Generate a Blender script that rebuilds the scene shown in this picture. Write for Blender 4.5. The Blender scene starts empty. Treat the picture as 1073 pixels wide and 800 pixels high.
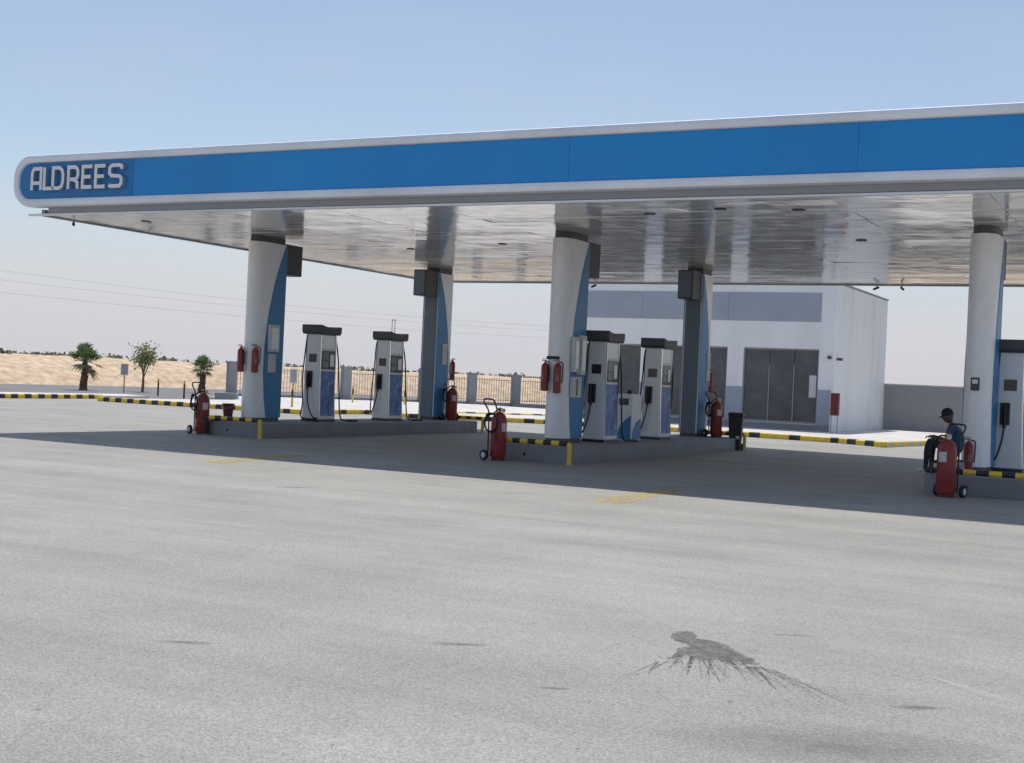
import bpy, bmesh, math, random
from mathutils import Vector, Matrix
random.seed(7)
PI = math.pi
R = math.radians
sc = bpy.context.scene
C = sc.collection

# ------------------------------------------------------------------ camera
cam_d = bpy.data.cameras.new('camera')
cam = bpy.data.objects.new('camera', cam_d)
C.objects.link(cam)
sc.camera = cam
yaw, pitch, roll = -0.4827, 0.003, 0.046
d = Vector((math.sin(yaw)*math.cos(pitch), math.cos(yaw)*math.cos(pitch), math.sin(pitch)))
r = Vector((math.cos(yaw), -math.sin(yaw), 0))
u = r.cross(d)
r2 = r*math.cos(roll) + u*math.sin(roll)
u2 = -r*math.sin(roll) + u*math.cos(roll)
m3 = Matrix((r2, u2, -d)).transposed()
cam.matrix_world = Matrix.Translation((21.519, -27.017, 1.71)) @ m3.to_4x4()
cam_d.sensor_fit = 'HORIZONTAL'
cam_d.sensor_width = 36.0
cam_d.lens = 36.0*1374.726/1073.0
cam_d.shift_y = -5.6/1073.0
cam_d.clip_start = 0.1
cam_d.clip_end = 6000

# ------------------------------------------------------------------ light
LDIR = Vector((1.25, -2.35, -6.5)).normalized()      # direction the sunlight travels
sun_elev = math.asin(-LDIR.z)
sun_az = math.atan2(-LDIR.x, -LDIR.y)                # from +Y towards +X
sd = bpy.data.lights.new('sun', 'SUN')
sd.energy = 3.45
sd.angle = R(0.6)
sd.color = (1.0, 0.955, 0.89)
sun = bpy.data.objects.new('sun', sd)
sun.rotation_euler = LDIR.to_track_quat('-Z', 'Y').to_euler()
sun.location = (0, 0, 60)
C.objects.link(sun)

world = bpy.data.worlds.new('World')
sc.world = world
world.use_nodes = True
wn = world.node_tree
bg = wn.nodes['Background']
sky = wn.nodes.new('ShaderNodeTexSky')
sky.sky_type = 'NISHITA'
sky.sun_disc = False
sky.sun_elevation = sun_elev
sky.sun_rotation = sun_az
sky.altitude = 300
sky.air_density = 1.0
sky.dust_density = 1.0
sky.ozone_density = 1.0
# dusty pale air low over the desert, the same all round the horizon
wtc = wn.nodes.new('ShaderNodeTexCoord')
wsep = wn.nodes.new('ShaderNodeSeparateXYZ')
wn.links.new(wtc.outputs['Generated'], wsep.inputs[0])
wrp = wn.nodes.new('ShaderNodeValToRGB')
wrp.color_ramp.interpolation = 'EASE'
wrp.color_ramp.elements[0].position = 0.0
wrp.color_ramp.elements[0].color = (0.92, 0.92, 0.92, 1)
wrp.color_ramp.elements[1].position = 0.17
wrp.color_ramp.elements[1].color = (0.13, 0.13, 0.13, 1)
wn.links.new(wsep.outputs[2], wrp.inputs[0])
wmx = wn.nodes.new('ShaderNodeMixRGB')
wn.links.new(wrp.outputs[0], wmx.inputs[0])
wn.links.new(sky.outputs[0], wmx.inputs[1])
wmx.inputs[2].default_value = (5.3, 5.2, 5.7, 1)
# faint high veil of cloud
wns = wn.nodes.new('ShaderNodeTexNoise')
wns.inputs['Scale'].default_value = 2.2
wns.inputs['Detail'].default_value = 5
wmp = wn.nodes.new('ShaderNodeMapping')
wmp.inputs['Scale'].default_value = (1, 1, 3.0)
wmp.inputs['Location'].default_value = (0.35, 0.1, 0.55)
wn.links.new(wtc.outputs['Generated'], wmp.inputs[0])
wn.links.new(wmp.outputs[0], wns.inputs[0])
wcr = wn.nodes.new('ShaderNodeValToRGB')
wcr.color_ramp.elements[0].position = 0.48
wcr.color_ramp.elements[0].color = (0, 0, 0, 1)
wcr.color_ramp.elements[1].position = 0.78
wcr.color_ramp.elements[1].color = (0.45, 0.45, 0.45, 1)
wn.links.new(wns.outputs[0], wcr.inputs[0])
wm2 = wn.nodes.new('ShaderNodeMixRGB')
wn.links.new(wcr.outputs[0], wm2.inputs[0])
wn.links.new(wmx.outputs[0], wm2.inputs[1])
wm2.inputs[2].default_value = (4.7, 5.2, 6.1, 1)
wn.links.new(wm2.outputs[0], bg.inputs[0])
bg.inputs[1].default_value = 0.12

sc.view_settings.view_transform = 'Standard'
sc.view_settings.look = 'None'
sc.view_settings.exposure = 0.0
sc.view_settings.gamma = 1.0
sc.view_settings.use_curve_mapping = False
sc.cycles.max_bounces = 8

# ------------------------------------------------------------------ materials
def nt(m):
    return m.node_tree.nodes, m.node_tree.links
def mat(name, col, rough=0.6, metal=0.0, var=0.0, vscale=3.0, bump=0.0, bscale=20.0, dirt=None, dscale=1.5, damt=0.4, spec=0.5, stretch=(1, 1, 1)):
    """plain procedural paint/plaster: base colour, noise variation, optional dirt colour and bump"""
    m = bpy.data.materials.new(name)
    m.use_nodes = True
    n, l = nt(m)
    b = n['Principled BSDF']
    b.inputs['Roughness'].default_value = rough
    b.inputs['Metallic'].default_value = metal
    b.inputs['Specular IOR Level'].default_value = spec
    b.inputs['Base Color'].default_value = (*col, 1)
    tc = n.new('ShaderNodeTexCoord')
    mp = n.new('ShaderNodeMapping')
    mp.inputs['Scale'].default_value = stretch
    l.new(tc.outputs['Object'], mp.inputs[0])
    out = None
    if var > 0:
        ns = n.new('ShaderNodeTexNoise')
        ns.inputs['Scale'].default_value = vscale
        ns.inputs['Detail'].default_value = 8
        l.new(mp.outputs[0], ns.inputs[0])
        rp = n.new('ShaderNodeValToRGB')
        rp.color_ramp.elements[0].position = 0.3
        rp.color_ramp.elements[1].position = 0.7
        rp.color_ramp.elements[0].color = (*[c*(1-var) for c in col], 1)
        rp.color_ramp.elements[1].color = (*[min(1, c*(1+var)) for c in col], 1)
        l.new(ns.outputs[0], rp.inputs[0])
        out = rp.outputs[0]
    if dirt:
        nd = n.new('ShaderNodeTexNoise')
        nd.inputs['Scale'].default_value = dscale
        nd.inputs['Detail'].default_value = 10
        nd.inputs['Roughness'].default_value = 0.7
        l.new(mp.outputs[0], nd.inputs[0])
        rd = n.new('ShaderNodeValToRGB')
        rd.color_ramp.elements[0].position = 0.45
        rd.color_ramp.elements[1].position = 0.75
        rd.color_ramp.elements[0].color = (0, 0, 0, 1)
        rd.color_ramp.elements[1].color = (damt, damt, damt, 1)
        l.new(nd.outputs[0], rd.inputs[0])
        mx = n.new('ShaderNodeMixRGB')
        l.new(rd.outputs[0], mx.inputs[0])
        if out: l.new(out, mx.inputs[1])
        else: mx.inputs[1].default_value = (*col, 1)
        mx.inputs[2].default_value = (*dirt, 1)
        out = mx.outputs[0]
    if out: l.new(out, b.inputs['Base Color'])
    if bump > 0:
        nb = n.new('ShaderNodeTexNoise')
        nb.inputs['Scale'].default_value = bscale
        nb.inputs['Detail'].default_value = 6
        l.new(mp.outputs[0], nb.inputs[0])
        bp = n.new('ShaderNodeBump')
        bp.inputs['Strength'].default_value = bump
        bp.inputs['Distance'].default_value = 0.02
        l.new(nb.outputs[0], bp.inputs['Height'])
        l.new(bp.outputs[0], b.inputs['Normal'])
    return m

def asphalt_mat():
    m = bpy.data.materials.new('pale_asphalt')
    m.use_nodes = True
    n, l = nt(m)
    b = n['Principled BSDF']
    b.inputs['Roughness'].default_value = 0.68
    b.inputs['Specular IOR Level'].default_value = 0.45
    tc = n.new('ShaderNodeTexCoord')
    def noise(scale, detail=6, rough=0.6, vec=None):
        q = n.new('ShaderNodeTexNoise')
        q.inputs['Scale'].default_value = scale
        q.inputs['Detail'].default_value = detail
        q.inputs['Roughness'].default_value = rough
        l.new(vec or tc.outputs['Object'], q.inputs[0])
        return q.outputs[0]
    def ramp(src, p0, c0, p1, c1):
        q = n.new('ShaderNodeValToRGB')
        q.color_ramp.elements[0].position = p0
        q.color_ramp.elements[1].position = p1
        q.color_ramp.elements[0].color = (*c0, 1)
        q.color_ramp.elements[1].color = (*c1, 1)
        l.new(src, q.inputs[0])
        return q.outputs[0]
    def mix(a, b_, f, mode='MIX'):
        q = n.new('ShaderNodeMixRGB')
        q.blend_type = mode
        if isinstance(f, float): q.inputs[0].default_value = f
        else: l.new(f, q.inputs[0])
        l.new(a, q.inputs[1]); l.new(b_, q.inputs[2])
        return q.outputs[0]
    big = ramp(noise(0.22, 8, 0.65), 0.3, (0.292, 0.287, 0.266), 0.7, (0.362, 0.355, 0.331))
    # driven streaks of pale dust and dark rubber, along the lanes
    mp = n.new('ShaderNodeMapping')
    mp.inputs['Rotation'].default_value = (0, 0, R(-24))
    mp.inputs['Scale'].default_value = (0.09, 1.3, 1)
    l.new(tc.outputs['Object'], mp.inputs[0])
    st = ramp(noise(1.0, 7, 0.6, mp.outputs[0]), 0.3, (0.88, 0.88, 0.885), 0.7, (1.10, 1.097, 1.08))
    c1 = mix(big, st, 1.0, 'MULTIPLY')
    mp2 = n.new('ShaderNodeMapping')
    mp2.inputs['Rotation'].default_value = (0, 0, R(-31))
    mp2.inputs['Scale'].default_value = (0.16, 4.0, 1)
    l.new(tc.outputs['Object'], mp2.inputs[0])
    st2 = ramp(noise(1.0, 5, 0.55, mp2.outputs[0]), 0.55, (1, 1, 1), 0.75, (1.06, 1.06, 1.05))
    c1 = mix(c1, st2, 1.0, 'MULTIPLY')
    pat = ramp(noise(0.75, 6, 0.6), 0.33, (0.92, 0.92, 0.925), 0.62, (1.05, 1.048, 1.04))
    c1 = mix(c1, pat, 1.0, 'MULTIPLY')
    # aggregate: stones of about a centimetre in three tones
    v = n.new('ShaderNodeTexVoronoi')
    v.inputs['Scale'].default_value = 95
    l.new(tc.outputs['Object'], v.inputs[0])
    sep = n.new('ShaderNodeSeparateColor')
    l.new(v.outputs['Color'], sep.inputs[0])
    ag = ramp(sep.outputs[0], 0.0, (0.72, 0.72, 0.73), 1.0, (1.28, 1.275, 1.26))
    c2 = mix(c1, ag, 1.0, 'MULTIPLY')
    fine = ramp(noise(55, 8, 0.85), 0.3, (0.84, 0.84, 0.84), 0.7, (1.15, 1.15, 1.14))
    c2 = mix(c2, fine, 1.0, 'MULTIPLY')
    # scattered dark specks: oil drops and loose stones
    v2 = n.new('ShaderNodeTexVoronoi')
    v2.inputs['Scale'].default_value = 3.2
    v2.inputs['Randomness'].default_value = 1
    l.new(tc.outputs['Object'], v2.inputs[0])
    sp = ramp(v2.outputs['Distance'], 0.03, (1, 1, 1), 0.055, (0, 0, 0))
    q = n.new('ShaderNodeRGB'); q.outputs[0].default_value = (0.10, 0.10, 0.10, 1)
    spm = n.new('ShaderNodeMath'); spm.operation = 'MULTIPLY'; spm.inputs[1].default_value = 0.6
    l.new(sp, spm.inputs[0])
    c3 = mix(c2, q.outputs[0], spm.outputs[0])
    l.new(c3, b.inputs['Base Color'])
    bp = n.new('ShaderNodeBump')
    bp.inputs['Strength'].default_value = 0.5
    bp.inputs['Distance'].default_value = 0.006
    l.new(v.outputs['Distance'], bp.inputs['Height'])
    l.new(bp.outputs[0], b.inputs['Normal'])
    return m

def worn_mat(name, col, scale, lo, hi, rough=0.8, stretch=(1, 1, 1), amount=1.0):
    """a coat worn through to the ground below: opacity from noise"""
    m = mat(name, col, rough, var=0.12, vscale=6)
    n, l = nt(m)
    b = n['Principled BSDF']
    tc = n.new('ShaderNodeTexCoord')
    mp = n.new('ShaderNodeMapping'); mp.inputs['Scale'].default_value = stretch
    l.new(tc.outputs['Object'], mp.inputs[0])
    q = n.new('ShaderNodeTexNoise')
    q.inputs['Scale'].default_value = scale
    q.inputs['Detail'].default_value = 10
    q.inputs['Roughness'].default_value = 0.75
    l.new(mp.outputs[0], q.inputs[0])
    rp = n.new('ShaderNodeValToRGB')
    rp.color_ramp.elements[0].position = lo
    rp.color_ramp.elements[1].position = hi
    rp.color_ramp.elements[0].color = (0, 0, 0, 1)
    rp.color_ramp.elements[1].color = (amount, amount, amount, 1)
    l.new(q.outputs[0], rp.inputs[0])
    l.new(rp.outputs[0], b.inputs['Alpha'])
    return m

def soffit_mat():
    m = bpy.data.materials.new('glossy_soffit_metal')
    m.use_nodes = True
    n, l = nt(m)
    b = n['Principled BSDF']
    b.inputs['Base Color'].default_value = (0.95, 0.945, 0.93, 1)
    b.inputs['Metallic'].default_value = 0.3
    b.inputs['Roughness'].default_value = 0.16
    tc = n.new('ShaderNodeTexCoord')
    geo = n.new('ShaderNodeNewGeometry')
    q = n.new('ShaderNodeTexNoise')
    q.inputs['Scale'].default_value = 0.85
    q.inputs['Detail'].default_value = 4
    l.new(geo.outputs['Position'], q.inputs[0])
    bp = n.new('ShaderNodeBump')
    bp.inputs['Strength'].default_value = 0.45
    bp.inputs['Distance'].default_value = 0.03
    l.new(q.outputs[0], bp.inputs['Height'])
    l.new(bp.outputs[0], b.inputs['Normal'])
    q2 = n.new('ShaderNodeTexNoise')
    q2.inputs['Scale'].default_value = 2.2
    q2.inputs['Detail'].default_value = 8
    l.new(geo.outputs['Position'], q2.inputs[0])
    rp = n.new('ShaderNodeValToRGB')
    rp.color_ramp.elements[0].position = 0.3
    rp.color_ramp.elements[1].position = 0.75
    rp.color_ramp.elements[0].color = (0.05, 0.05, 0.05, 1)
    rp.color_ramp.elements[1].color = (0.17, 0.17, 0.17, 1)
    l.new(q2.outputs[0], rp.inputs[0])
    l.new(rp.outputs[0], b.inputs['Roughness'])
    return m

M = {}
M['asphalt'] = asphalt_mat()
M['road'] = mat('road_asphalt', (0.19, 0.19, 0.19), 0.9, var=0.15, vscale=0.6)
M['sand'] = mat('desert_sand', (0.60, 0.455, 0.315), 0.95, var=0.28, vscale=1.6, bump=0.5, bscale=5)
M['pave'] = mat('concrete_paving', (0.64, 0.62, 0.585), 0.85, var=0.15, vscale=0.8, dirt=(0.35, 0.30, 0.24), dscale=0.6, damt=0.5)
M['kerb_y'] = mat('kerb_paint_yellow', (0.86, 0.60, 0.06), 0.65, var=0.12, vscale=4, dirt=(0.42, 0.36, 0.25), dscale=3, damt=0.5)
M['kerb_k'] = mat('kerb_paint_black', (0.025, 0.025, 0.027), 0.6, dirt=(0.16, 0.14, 0.12), dscale=3, damt=0.5)
M['kerb_w'] = mat('kerb_concrete', (0.55, 0.52, 0.47), 0.85, var=0.12, vscale=3)
M['soffit'] = soffit_mat()
M['silver'] = mat('silver_aluminium_panel', (0.83, 0.865, 0.92), 0.42, 0.12, var=0.05, vscale=0.7, dirt=(0.45, 0.45, 0.45), dscale=0.5, damt=0.4)
M['grey_trim'] = mat('grey_trim_metal', (0.30, 0.31, 0.33), 0.5, 0.3, var=0.05, vscale=1)
M['blue'] = mat('blue_fascia_panel', (0.006, 0.265, 0.68), 0.42, 0.0, var=0.07, vscale=0.35, dirt=(0.03, 0.30, 0.66), dscale=0.4, damt=0.3)
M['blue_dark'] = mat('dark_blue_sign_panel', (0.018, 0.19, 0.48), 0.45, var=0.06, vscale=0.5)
M['letter'] = mat('letter_white_acrylic', (0.78, 0.81, 0.85), 0.35, var=0.04, vscale=3)
M['letter_side'] = mat('letter_return_grey', (0.33, 0.37, 0.43), 0.45, 0.3)
M['roof'] = mat('roof_sheet', (0.55, 0.55, 0.55), 0.5, 0.3, var=0.05)
M['col_white'] = mat('column_white_panel', (0.89, 0.905, 0.92), 0.38, 0.05, var=0.05, vscale=1.2, dirt=(0.45, 0.44, 0.42), dscale=1.3, damt=0.35, stretch=(1, 1, 0.35))
M['col_blue'] = mat('column_blue_panel', (0.03, 0.21, 0.45), 0.4, var=0.07, vscale=1.0)
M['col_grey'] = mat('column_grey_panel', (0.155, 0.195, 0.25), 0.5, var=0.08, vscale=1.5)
M['neck'] = mat('dark_neck_steel', (0.10, 0.10, 0.105), 0.5, 0.3)
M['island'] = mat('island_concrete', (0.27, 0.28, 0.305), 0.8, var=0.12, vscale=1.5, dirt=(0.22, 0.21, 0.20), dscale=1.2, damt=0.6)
M['plate'] = mat('white_plate', (0.62, 0.63, 0.63), 0.5, var=0.06, vscale=4)
M['black'] = mat('black_plastic', (0.018, 0.018, 0.02), 0.45)
M['rubber'] = mat('black_rubber_hose', (0.014, 0.014, 0.015), 0.55)
M['screen'] = mat('dark_display', (0.03, 0.035, 0.04), 0.15)
M['lcd'] = mat('lcd_grey', (0.20, 0.22, 0.20), 0.2)
M['red'] = mat('red_cylinder_paint', (0.25, 0.022, 0.020), 0.38, var=0.1, vscale=4, dirt=(0.28, 0.10, 0.07), dscale=5, damt=0.45)
M['red_dark'] = mat('faded_red_plastic', (0.13, 0.022, 0.024), 0.6, var=0.15, vscale=5)
M['sticker'] = mat('paper_sticker', (0.60, 0.55, 0.55), 0.7, var=0.2, vscale=20)
M['red_label'] = mat('dusty_label', (0.30, 0.16, 0.15), 0.7, var=0.2, vscale=20)
M['frame_dark'] = mat('dark_maroon_tube', (0.06, 0.018, 0.018), 0.5)
M['brass'] = mat('brass_valve', (0.45, 0.32, 0.12), 0.35, 0.9)
M['cap_grey'] = mat('charcoal_cap', (0.07, 0.07, 0.075), 0.5, var=0.1, vscale=3)
M['disp_white'] = mat('dispenser_white_steel', (0.76, 0.785, 0.79), 0.35, 0.05, var=0.05, vscale=2, dirt=(0.42, 0.41, 0.38), dscale=2, damt=0.35, stretch=(1, 1, 0.4))
M['disp_steel'] = mat('dispenser_brushed_steel', (0.52, 0.53, 0.53), 0.3, 0.7, var=0.06, vscale=3)
M['chrome'] = mat('chrome_edge', (0.75, 0.76, 0.77), 0.15, 1.0)
def blue_graphic():
    m = mat('blue_graphic_panel', (0.05, 0.16, 0.42), 0.3)
    n, l = nt(m)
    b = n['Principled BSDF']
    tc = n.new('ShaderNodeTexCoord')
    q = n.new('ShaderNodeTexNoise'); q.inputs['Scale'].default_value = 3.0; q.inputs['Detail'].default_value = 3
    q.inputs['Distortion'].default_value = 1.2
    l.new(tc.outputs['Object'], q.inputs[0])
    rp = n.new('ShaderNodeValToRGB')
    e = rp.color_ramp.elements
    e[0].position = 0.38; e[0].color = (0.018, 0.075, 0.30, 1)
    e[1].position = 0.62; e[1].color = (0.10, 0.24, 0.55, 1)
    k = rp.color_ramp.elements.new(0.74); k.color = (0.36, 0.47, 0.66, 1)
    l.new(q.outputs[0], rp.inputs[0])
    l.new(rp.outputs[0], b.inputs['Base Color'])
    return m
M['graphic'] = blue_graphic()
M['plaster'] = mat('white_plaster', (0.90, 0.905, 0.91), 0.8, var=0.03, vscale=0.8, dirt=(0.55, 0.53, 0.50), dscale=0.5, damt=0.3, bump=0.15, bscale=15, stretch=(1, 1, 0.3))
M['cladding'] = mat('weathered_pale_panel', (0.90, 0.895, 0.87), 0.7, var=0.03, vscale=0.6, dirt=(0.66, 0.65, 0.62), dscale=0.9, damt=0.6, stretch=(1, 1, 0.16))
M['slate'] = mat('slate_blue_paint', (0.375, 0.42, 0.495), 0.75, var=0.06, vscale=0.6, dirt=(0.30, 0.29, 0.28), dscale=0.7, damt=0.35)
M['wall_grey'] = mat('grey_boundary_wall', (0.29, 0.295, 0.31), 0.85, var=0.08, vscale=0.4, dirt=(0.33, 0.31, 0.28), dscale=0.5, damt=0.4)
M['glass'] = mat('dusty_dark_glass', (0.095, 0.10, 0.105), 0.22, var=0.15, vscale=1.0, dirt=(0.19, 0.185, 0.175), dscale=1.3, damt=0.6, spec=0.4)
M['mullion'] = mat('grey_mullion', (0.30, 0.31, 0.32), 0.4, 0.5)
M['inside'] = mat('dark_interior', (0.05, 0.05, 0.05), 0.9)
M['steel'] = mat('galvanised_steel', (0.38, 0.39, 0.40), 0.45, 0.6, var=0.1, vscale=4)
M['bark'] = mat('palm_bark', (0.16, 0.115, 0.075), 0.95, var=0.35, vscale=9, bump=0.7, bscale=18)
M['bark2'] = mat('grey_bark', (0.20, 0.16, 0.115), 0.95, var=0.3, vscale=10, bump=0.6, bscale=20)
M['frond'] = mat('palm_frond_green', (0.26, 0.34, 0.16), 0.5, var=0.3, vscale=2.5)
M['frond_dry'] = mat('dry_frond_tan', (0.27, 0.20, 0.10), 0.8, var=0.25, vscale=3)
M['leaf'] = mat('olive_leaf', (0.33, 0.35, 0.15), 0.6, var=0.45, vscale=2.2)
M['scrub'] = mat('scrub_green', (0.19, 0.205, 0.13), 0.9, var=0.4, vscale=0.5)
M['tan'] = mat('tan_stone', (0.40, 0.30, 0.20), 0.9, var=0.15, vscale=2)
M['pillar'] = mat('pillar_render_grey', (0.30, 0.315, 0.34), 0.85, var=0.08, vscale=2)
M['bar'] = mat('fence_bar_cream', (0.60, 0.52, 0.42), 0.6)
M['yellow_paint'] = worn_mat('worn_yellow_road_paint', (0.62, 0.47, 0.14), 6.0, 0.42, 0.62, stretch=(1.6, 0.7, 1))
M['pale_paint'] = worn_mat('almost_gone_road_paint', (0.46, 0.40, 0.24), 5.0, 0.50, 0.72, stretch=(1.4, 0.6, 1), amount=0.75)
M['stain'] = worn_mat('dried_spill', (0.085, 0.085, 0.088), 9.0, 0.30, 0.58, rough=0.75, amount=0.6)
M['stain_thin'] = worn_mat('thin_spill', (0.10, 0.10, 0.10), 14.0, 0.38, 0.66, rough=0.8, amount=0.45)
M['smear'] = worn_mat('rubber_smear', (0.085, 0.085, 0.088), 3.0, 0.34, 0.66, rough=0.8, stretch=(1.0, 1.5, 1), amount=0.9)
def soften(m):
    n, l = nt(m)
    b = n['Principled BSDF']
    src = b.inputs['Alpha'].links[0].from_socket
    tc = n.new('ShaderNodeTexCoord')
    g = n.new('ShaderNodeTexGradient'); g.gradient_type = 'SPHERICAL'
    l.new(tc.outputs['Object'], g.inputs[0])
    q = n.new('ShaderNodeMath'); q.operation = 'MULTIPLY'
    l.new(src, q.inputs[0]); l.new(g.outputs['Fac'], q.inputs[1])
    l.new(q.outputs[0], b.inputs['Alpha'])
soften(M['smear'])
M['damp'] = worn_mat('old_damp_patch', (0.13, 0.13, 0.13), 2.0, 0.25, 0.75, rough=0.7, amount=0.55)
soften(M['damp'])
M['dust'] = worn_mat('pale_dust', (0.62, 0.60, 0.56), 1.6, 0.42, 0.78, rough=0.9, stretch=(0.5, 1.2, 1), amount=0.75)
M['skin'] = mat('skin_brown', (0.115, 0.062, 0.040), 0.55, var=0.1, vscale=8)
M['shirt'] = mat('blue_shirt_cloth', (0.035, 0.085, 0.15), 0.9, var=0.2, vscale=10, bump=0.4, bscale=25)
M['trouser'] = mat('navy_trouser_cloth', (0.020, 0.024, 0.042), 0.9, var=0.2, vscale=12, bump=0.4, bscale=25)
M['shoe'] = mat('pale_shoe', (0.55, 0.55, 0.54), 0.6)
M['cap'] = mat('dark_cap_cloth', (0.016, 0.017, 0.022), 0.9)
M['cable'] = mat('overhead_cable', (0.06, 0.06, 0.065), 0.6)
M['bin'] = mat('dark_bin_plastic', (0.022, 0.024, 0.026), 0.55, var=0.15, vscale=5)
M['lamp_in'] = mat('unlit_lamp_glass', (0.12, 0.12, 0.12), 0.3)

# ------------------------------------------------------------------ mesh builder
class MB:
    def __init__(s):
        s.v = []; s.f = []
    def add(s, vs, fs):
        o = len(s.v)
        s.v += [tuple(p) for p in vs]
        s.f += [tuple(o+i for i in q) for q in fs]
        return s
    def box(s, x0, x1, y0, y1, z0, z1):
        return s.add([(x0,y0,z0),(x1,y0,z0),(x1,y1,z0),(x0,y1,z0),(x0,y0,z1),(x1,y0,z1),(x1,y1,z1),(x0,y1,z1)],
                     [(0,3,2,1),(4,5,6,7),(0,1,5,4),(1,2,6,5),(2,3,7,6),(3,0,4,7)])
    def frustum(s, x0, x1, y0, y1, z0, X0, X1, Y0, Y1, z1):
        return s.add([(x0,y0,z0),(x1,y0,z0),(x1,y1,z0),(x0,y1,z0),(X0,Y0,z1),(X1,Y0,z1),(X1,Y1,z1),(X0,Y1,z1)],
                     [(0,3,2,1),(4,5,6,7),(0,1,5,4),(1,2,6,5),(2,3,7,6),(3,0,4,7)])
    def prism(s, poly, a, b, axis='z'):
        """poly: 2-D points, counter-clockwise; axis z: (x,y); axis y: (x,z); axis x: (y,z)"""
        n = len(poly)
        def P(p, h):
            return (p[0], p[1], h) if axis == 'z' else ((p[0], h, p[1]) if axis == 'y' else (h, p[0], p[1]))
        vs = [P(p, a) for p in poly] + [P(p, b) for p in poly]
        fs = [tuple(range(n))[::-1], tuple(range(n, 2*n))] + [(i, (i+1) % n, n+(i+1) % n, n+i) for i in range(n)]
        return s.add(vs, fs)
    def tube(s, pts, rad, n=8, cap=True):
        pts = [Vector(p) for p in pts]
        rs = rad if isinstance(rad, (list, tuple)) else [rad]*len(pts)
        o = len(s.v)
        up = Vector((0.13, 0.21, 0.97))
        for i, p in enumerate(pts):
            t = (pts[min(i+1, len(pts)-1)] - pts[max(i-1, 0)]).normalized()
            a = t.cross(up)
            if a.length < 1e-3: a = t.cross(Vector((1, 0, 0)))
            a.normalize(); b = a.cross(t)
            for k in range(n):
                q = p + (a*math.cos(2*PI*k/n) + b*math.sin(2*PI*k/n))*rs[i]
                s.v.append(tuple(q))
        for i in range(len(pts)-1):
            for k in range(n):
                s.f.append((o+i*n+k, o+i*n+(k+1) % n, o+(i+1)*n+(k+1) % n, o+(i+1)*n+k))
        if cap:
            s.f.append(tuple(o+k for k in range(n))[::-1])
            s.f.append(tuple(o+(len(pts)-1)*n+k for k in range(n)))
        return s
    def lathe(s, prof, n=20, c=(0, 0), axis='z', h0=0.0):
        o = len(s.v)
        for (rr, z) in prof:
            for k in range(n):
                a = 2*PI*k/n
                x, y = rr*math.cos(a), rr*math.sin(a)
                if axis == 'z': s.v.append((c[0]+x, c[1]+y, h0+z))
                elif axis == 'x': s.v.append((h0+z, c[0]+x, c[1]+y))
                else: s.v.append((c[0]+x, h0+z, c[1]+y))
        for i in range(len(prof)-1):
            for k in range(n):
                s.f.append((o+i*n+k, o+i*n+(k+1) % n, o+(i+1)*n+(k+1) % n, o+(i+1)*n+k))
        s.f.append(tuple(o+k for k in range(n))[::-1])
        s.f.append(tuple(o+(len(prof)-1)*n+k for k in range(n)))
        return s
    def mesh(s, name, m, smooth=False, bevel=0.0, seg=2):
        me = bpy.data.meshes.new(name)
        me.from_pydata(s.v, [], s.f)
        bm = bmesh.new(); bm.from_mesh(me)
        bmesh.ops.recalc_face_normals(bm, faces=bm.faces)
        if bevel > 0:
            es = [e for e in bm.edges if len(e.link_faces) == 2 and e.calc_face_angle(0) > 0.6]
            bmesh.ops.bevel(bm, geom=es, offset=bevel, segments=seg, affect='EDGES', profile=0.5, clamp_overlap=True)
        bm.to_mesh(me); bm.free()
        if smooth:
            for p in me.polygons: p.use_smooth = True
            if smooth != 'all':
                try: me.set_sharp_from_angle(angle=R(38))
                except Exception: pass
        me.materials.append(M[m] if isinstance(m, str) else m)
        return me
    def build(s, name, m, parent=None, smooth=False, bevel=0.0, loc=None, seg=2):
        return link(name, s.mesh(name, m, smooth, bevel, seg), parent, loc)
def link(name, me, parent=None, loc=None):
    o = bpy.data.objects.new(name, me)
    C.objects.link(o)
    if parent: o.parent = parent
    if loc: o.location = loc
    return o
def tag(o, label, cat, group=None):
    o['label'] = label; o['category'] = cat
    if group: o['group'] = group
    return o
def thing(name, label, cat, loc=(0, 0, 0), rz=0.0, group=None):
    o = bpy.data.objects.new(name, None)
    o.empty_display_size = 0.2
    C.objects.link(o)
    o.location = loc; o.rotation_euler = (0, 0, rz)
    return tag(o, label, cat, group)
def dup(o, loc=None, rz=None, label=None, parent=None):
    c = o.copy(); C.objects.link(c)
    if parent: c.parent = parent
    if loc is not None: c.location = loc
    if rz is not None: c.rotation_euler = (0, 0, rz)
    if label: c['label'] = label
    for ch in [q for q in bpy.data.objects if q.parent == o]:
        dup(ch, parent=c)
    return c
def struct(o):
    o['kind'] = 'structure'; return o
def catmull(pts, k=8):
    pts = [Vector(p) for p in pts]
    P = [pts[0]*2-pts[1]] + pts + [pts[-1]*2-pts[-2]]
    out = []
    for i in range(1, len(P)-2):
        for j in range(k):
            t = j/k
            a, b, c, e = P[i-1], P[i], P[i+1], P[i+2]
            out.append(0.5*((2*b)+(c-a)*t+(2*a-5*b+4*c-e)*t*t+(3*b-a-3*c+e)*t**3))
    out.append(pts[-1])
    return out

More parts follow.
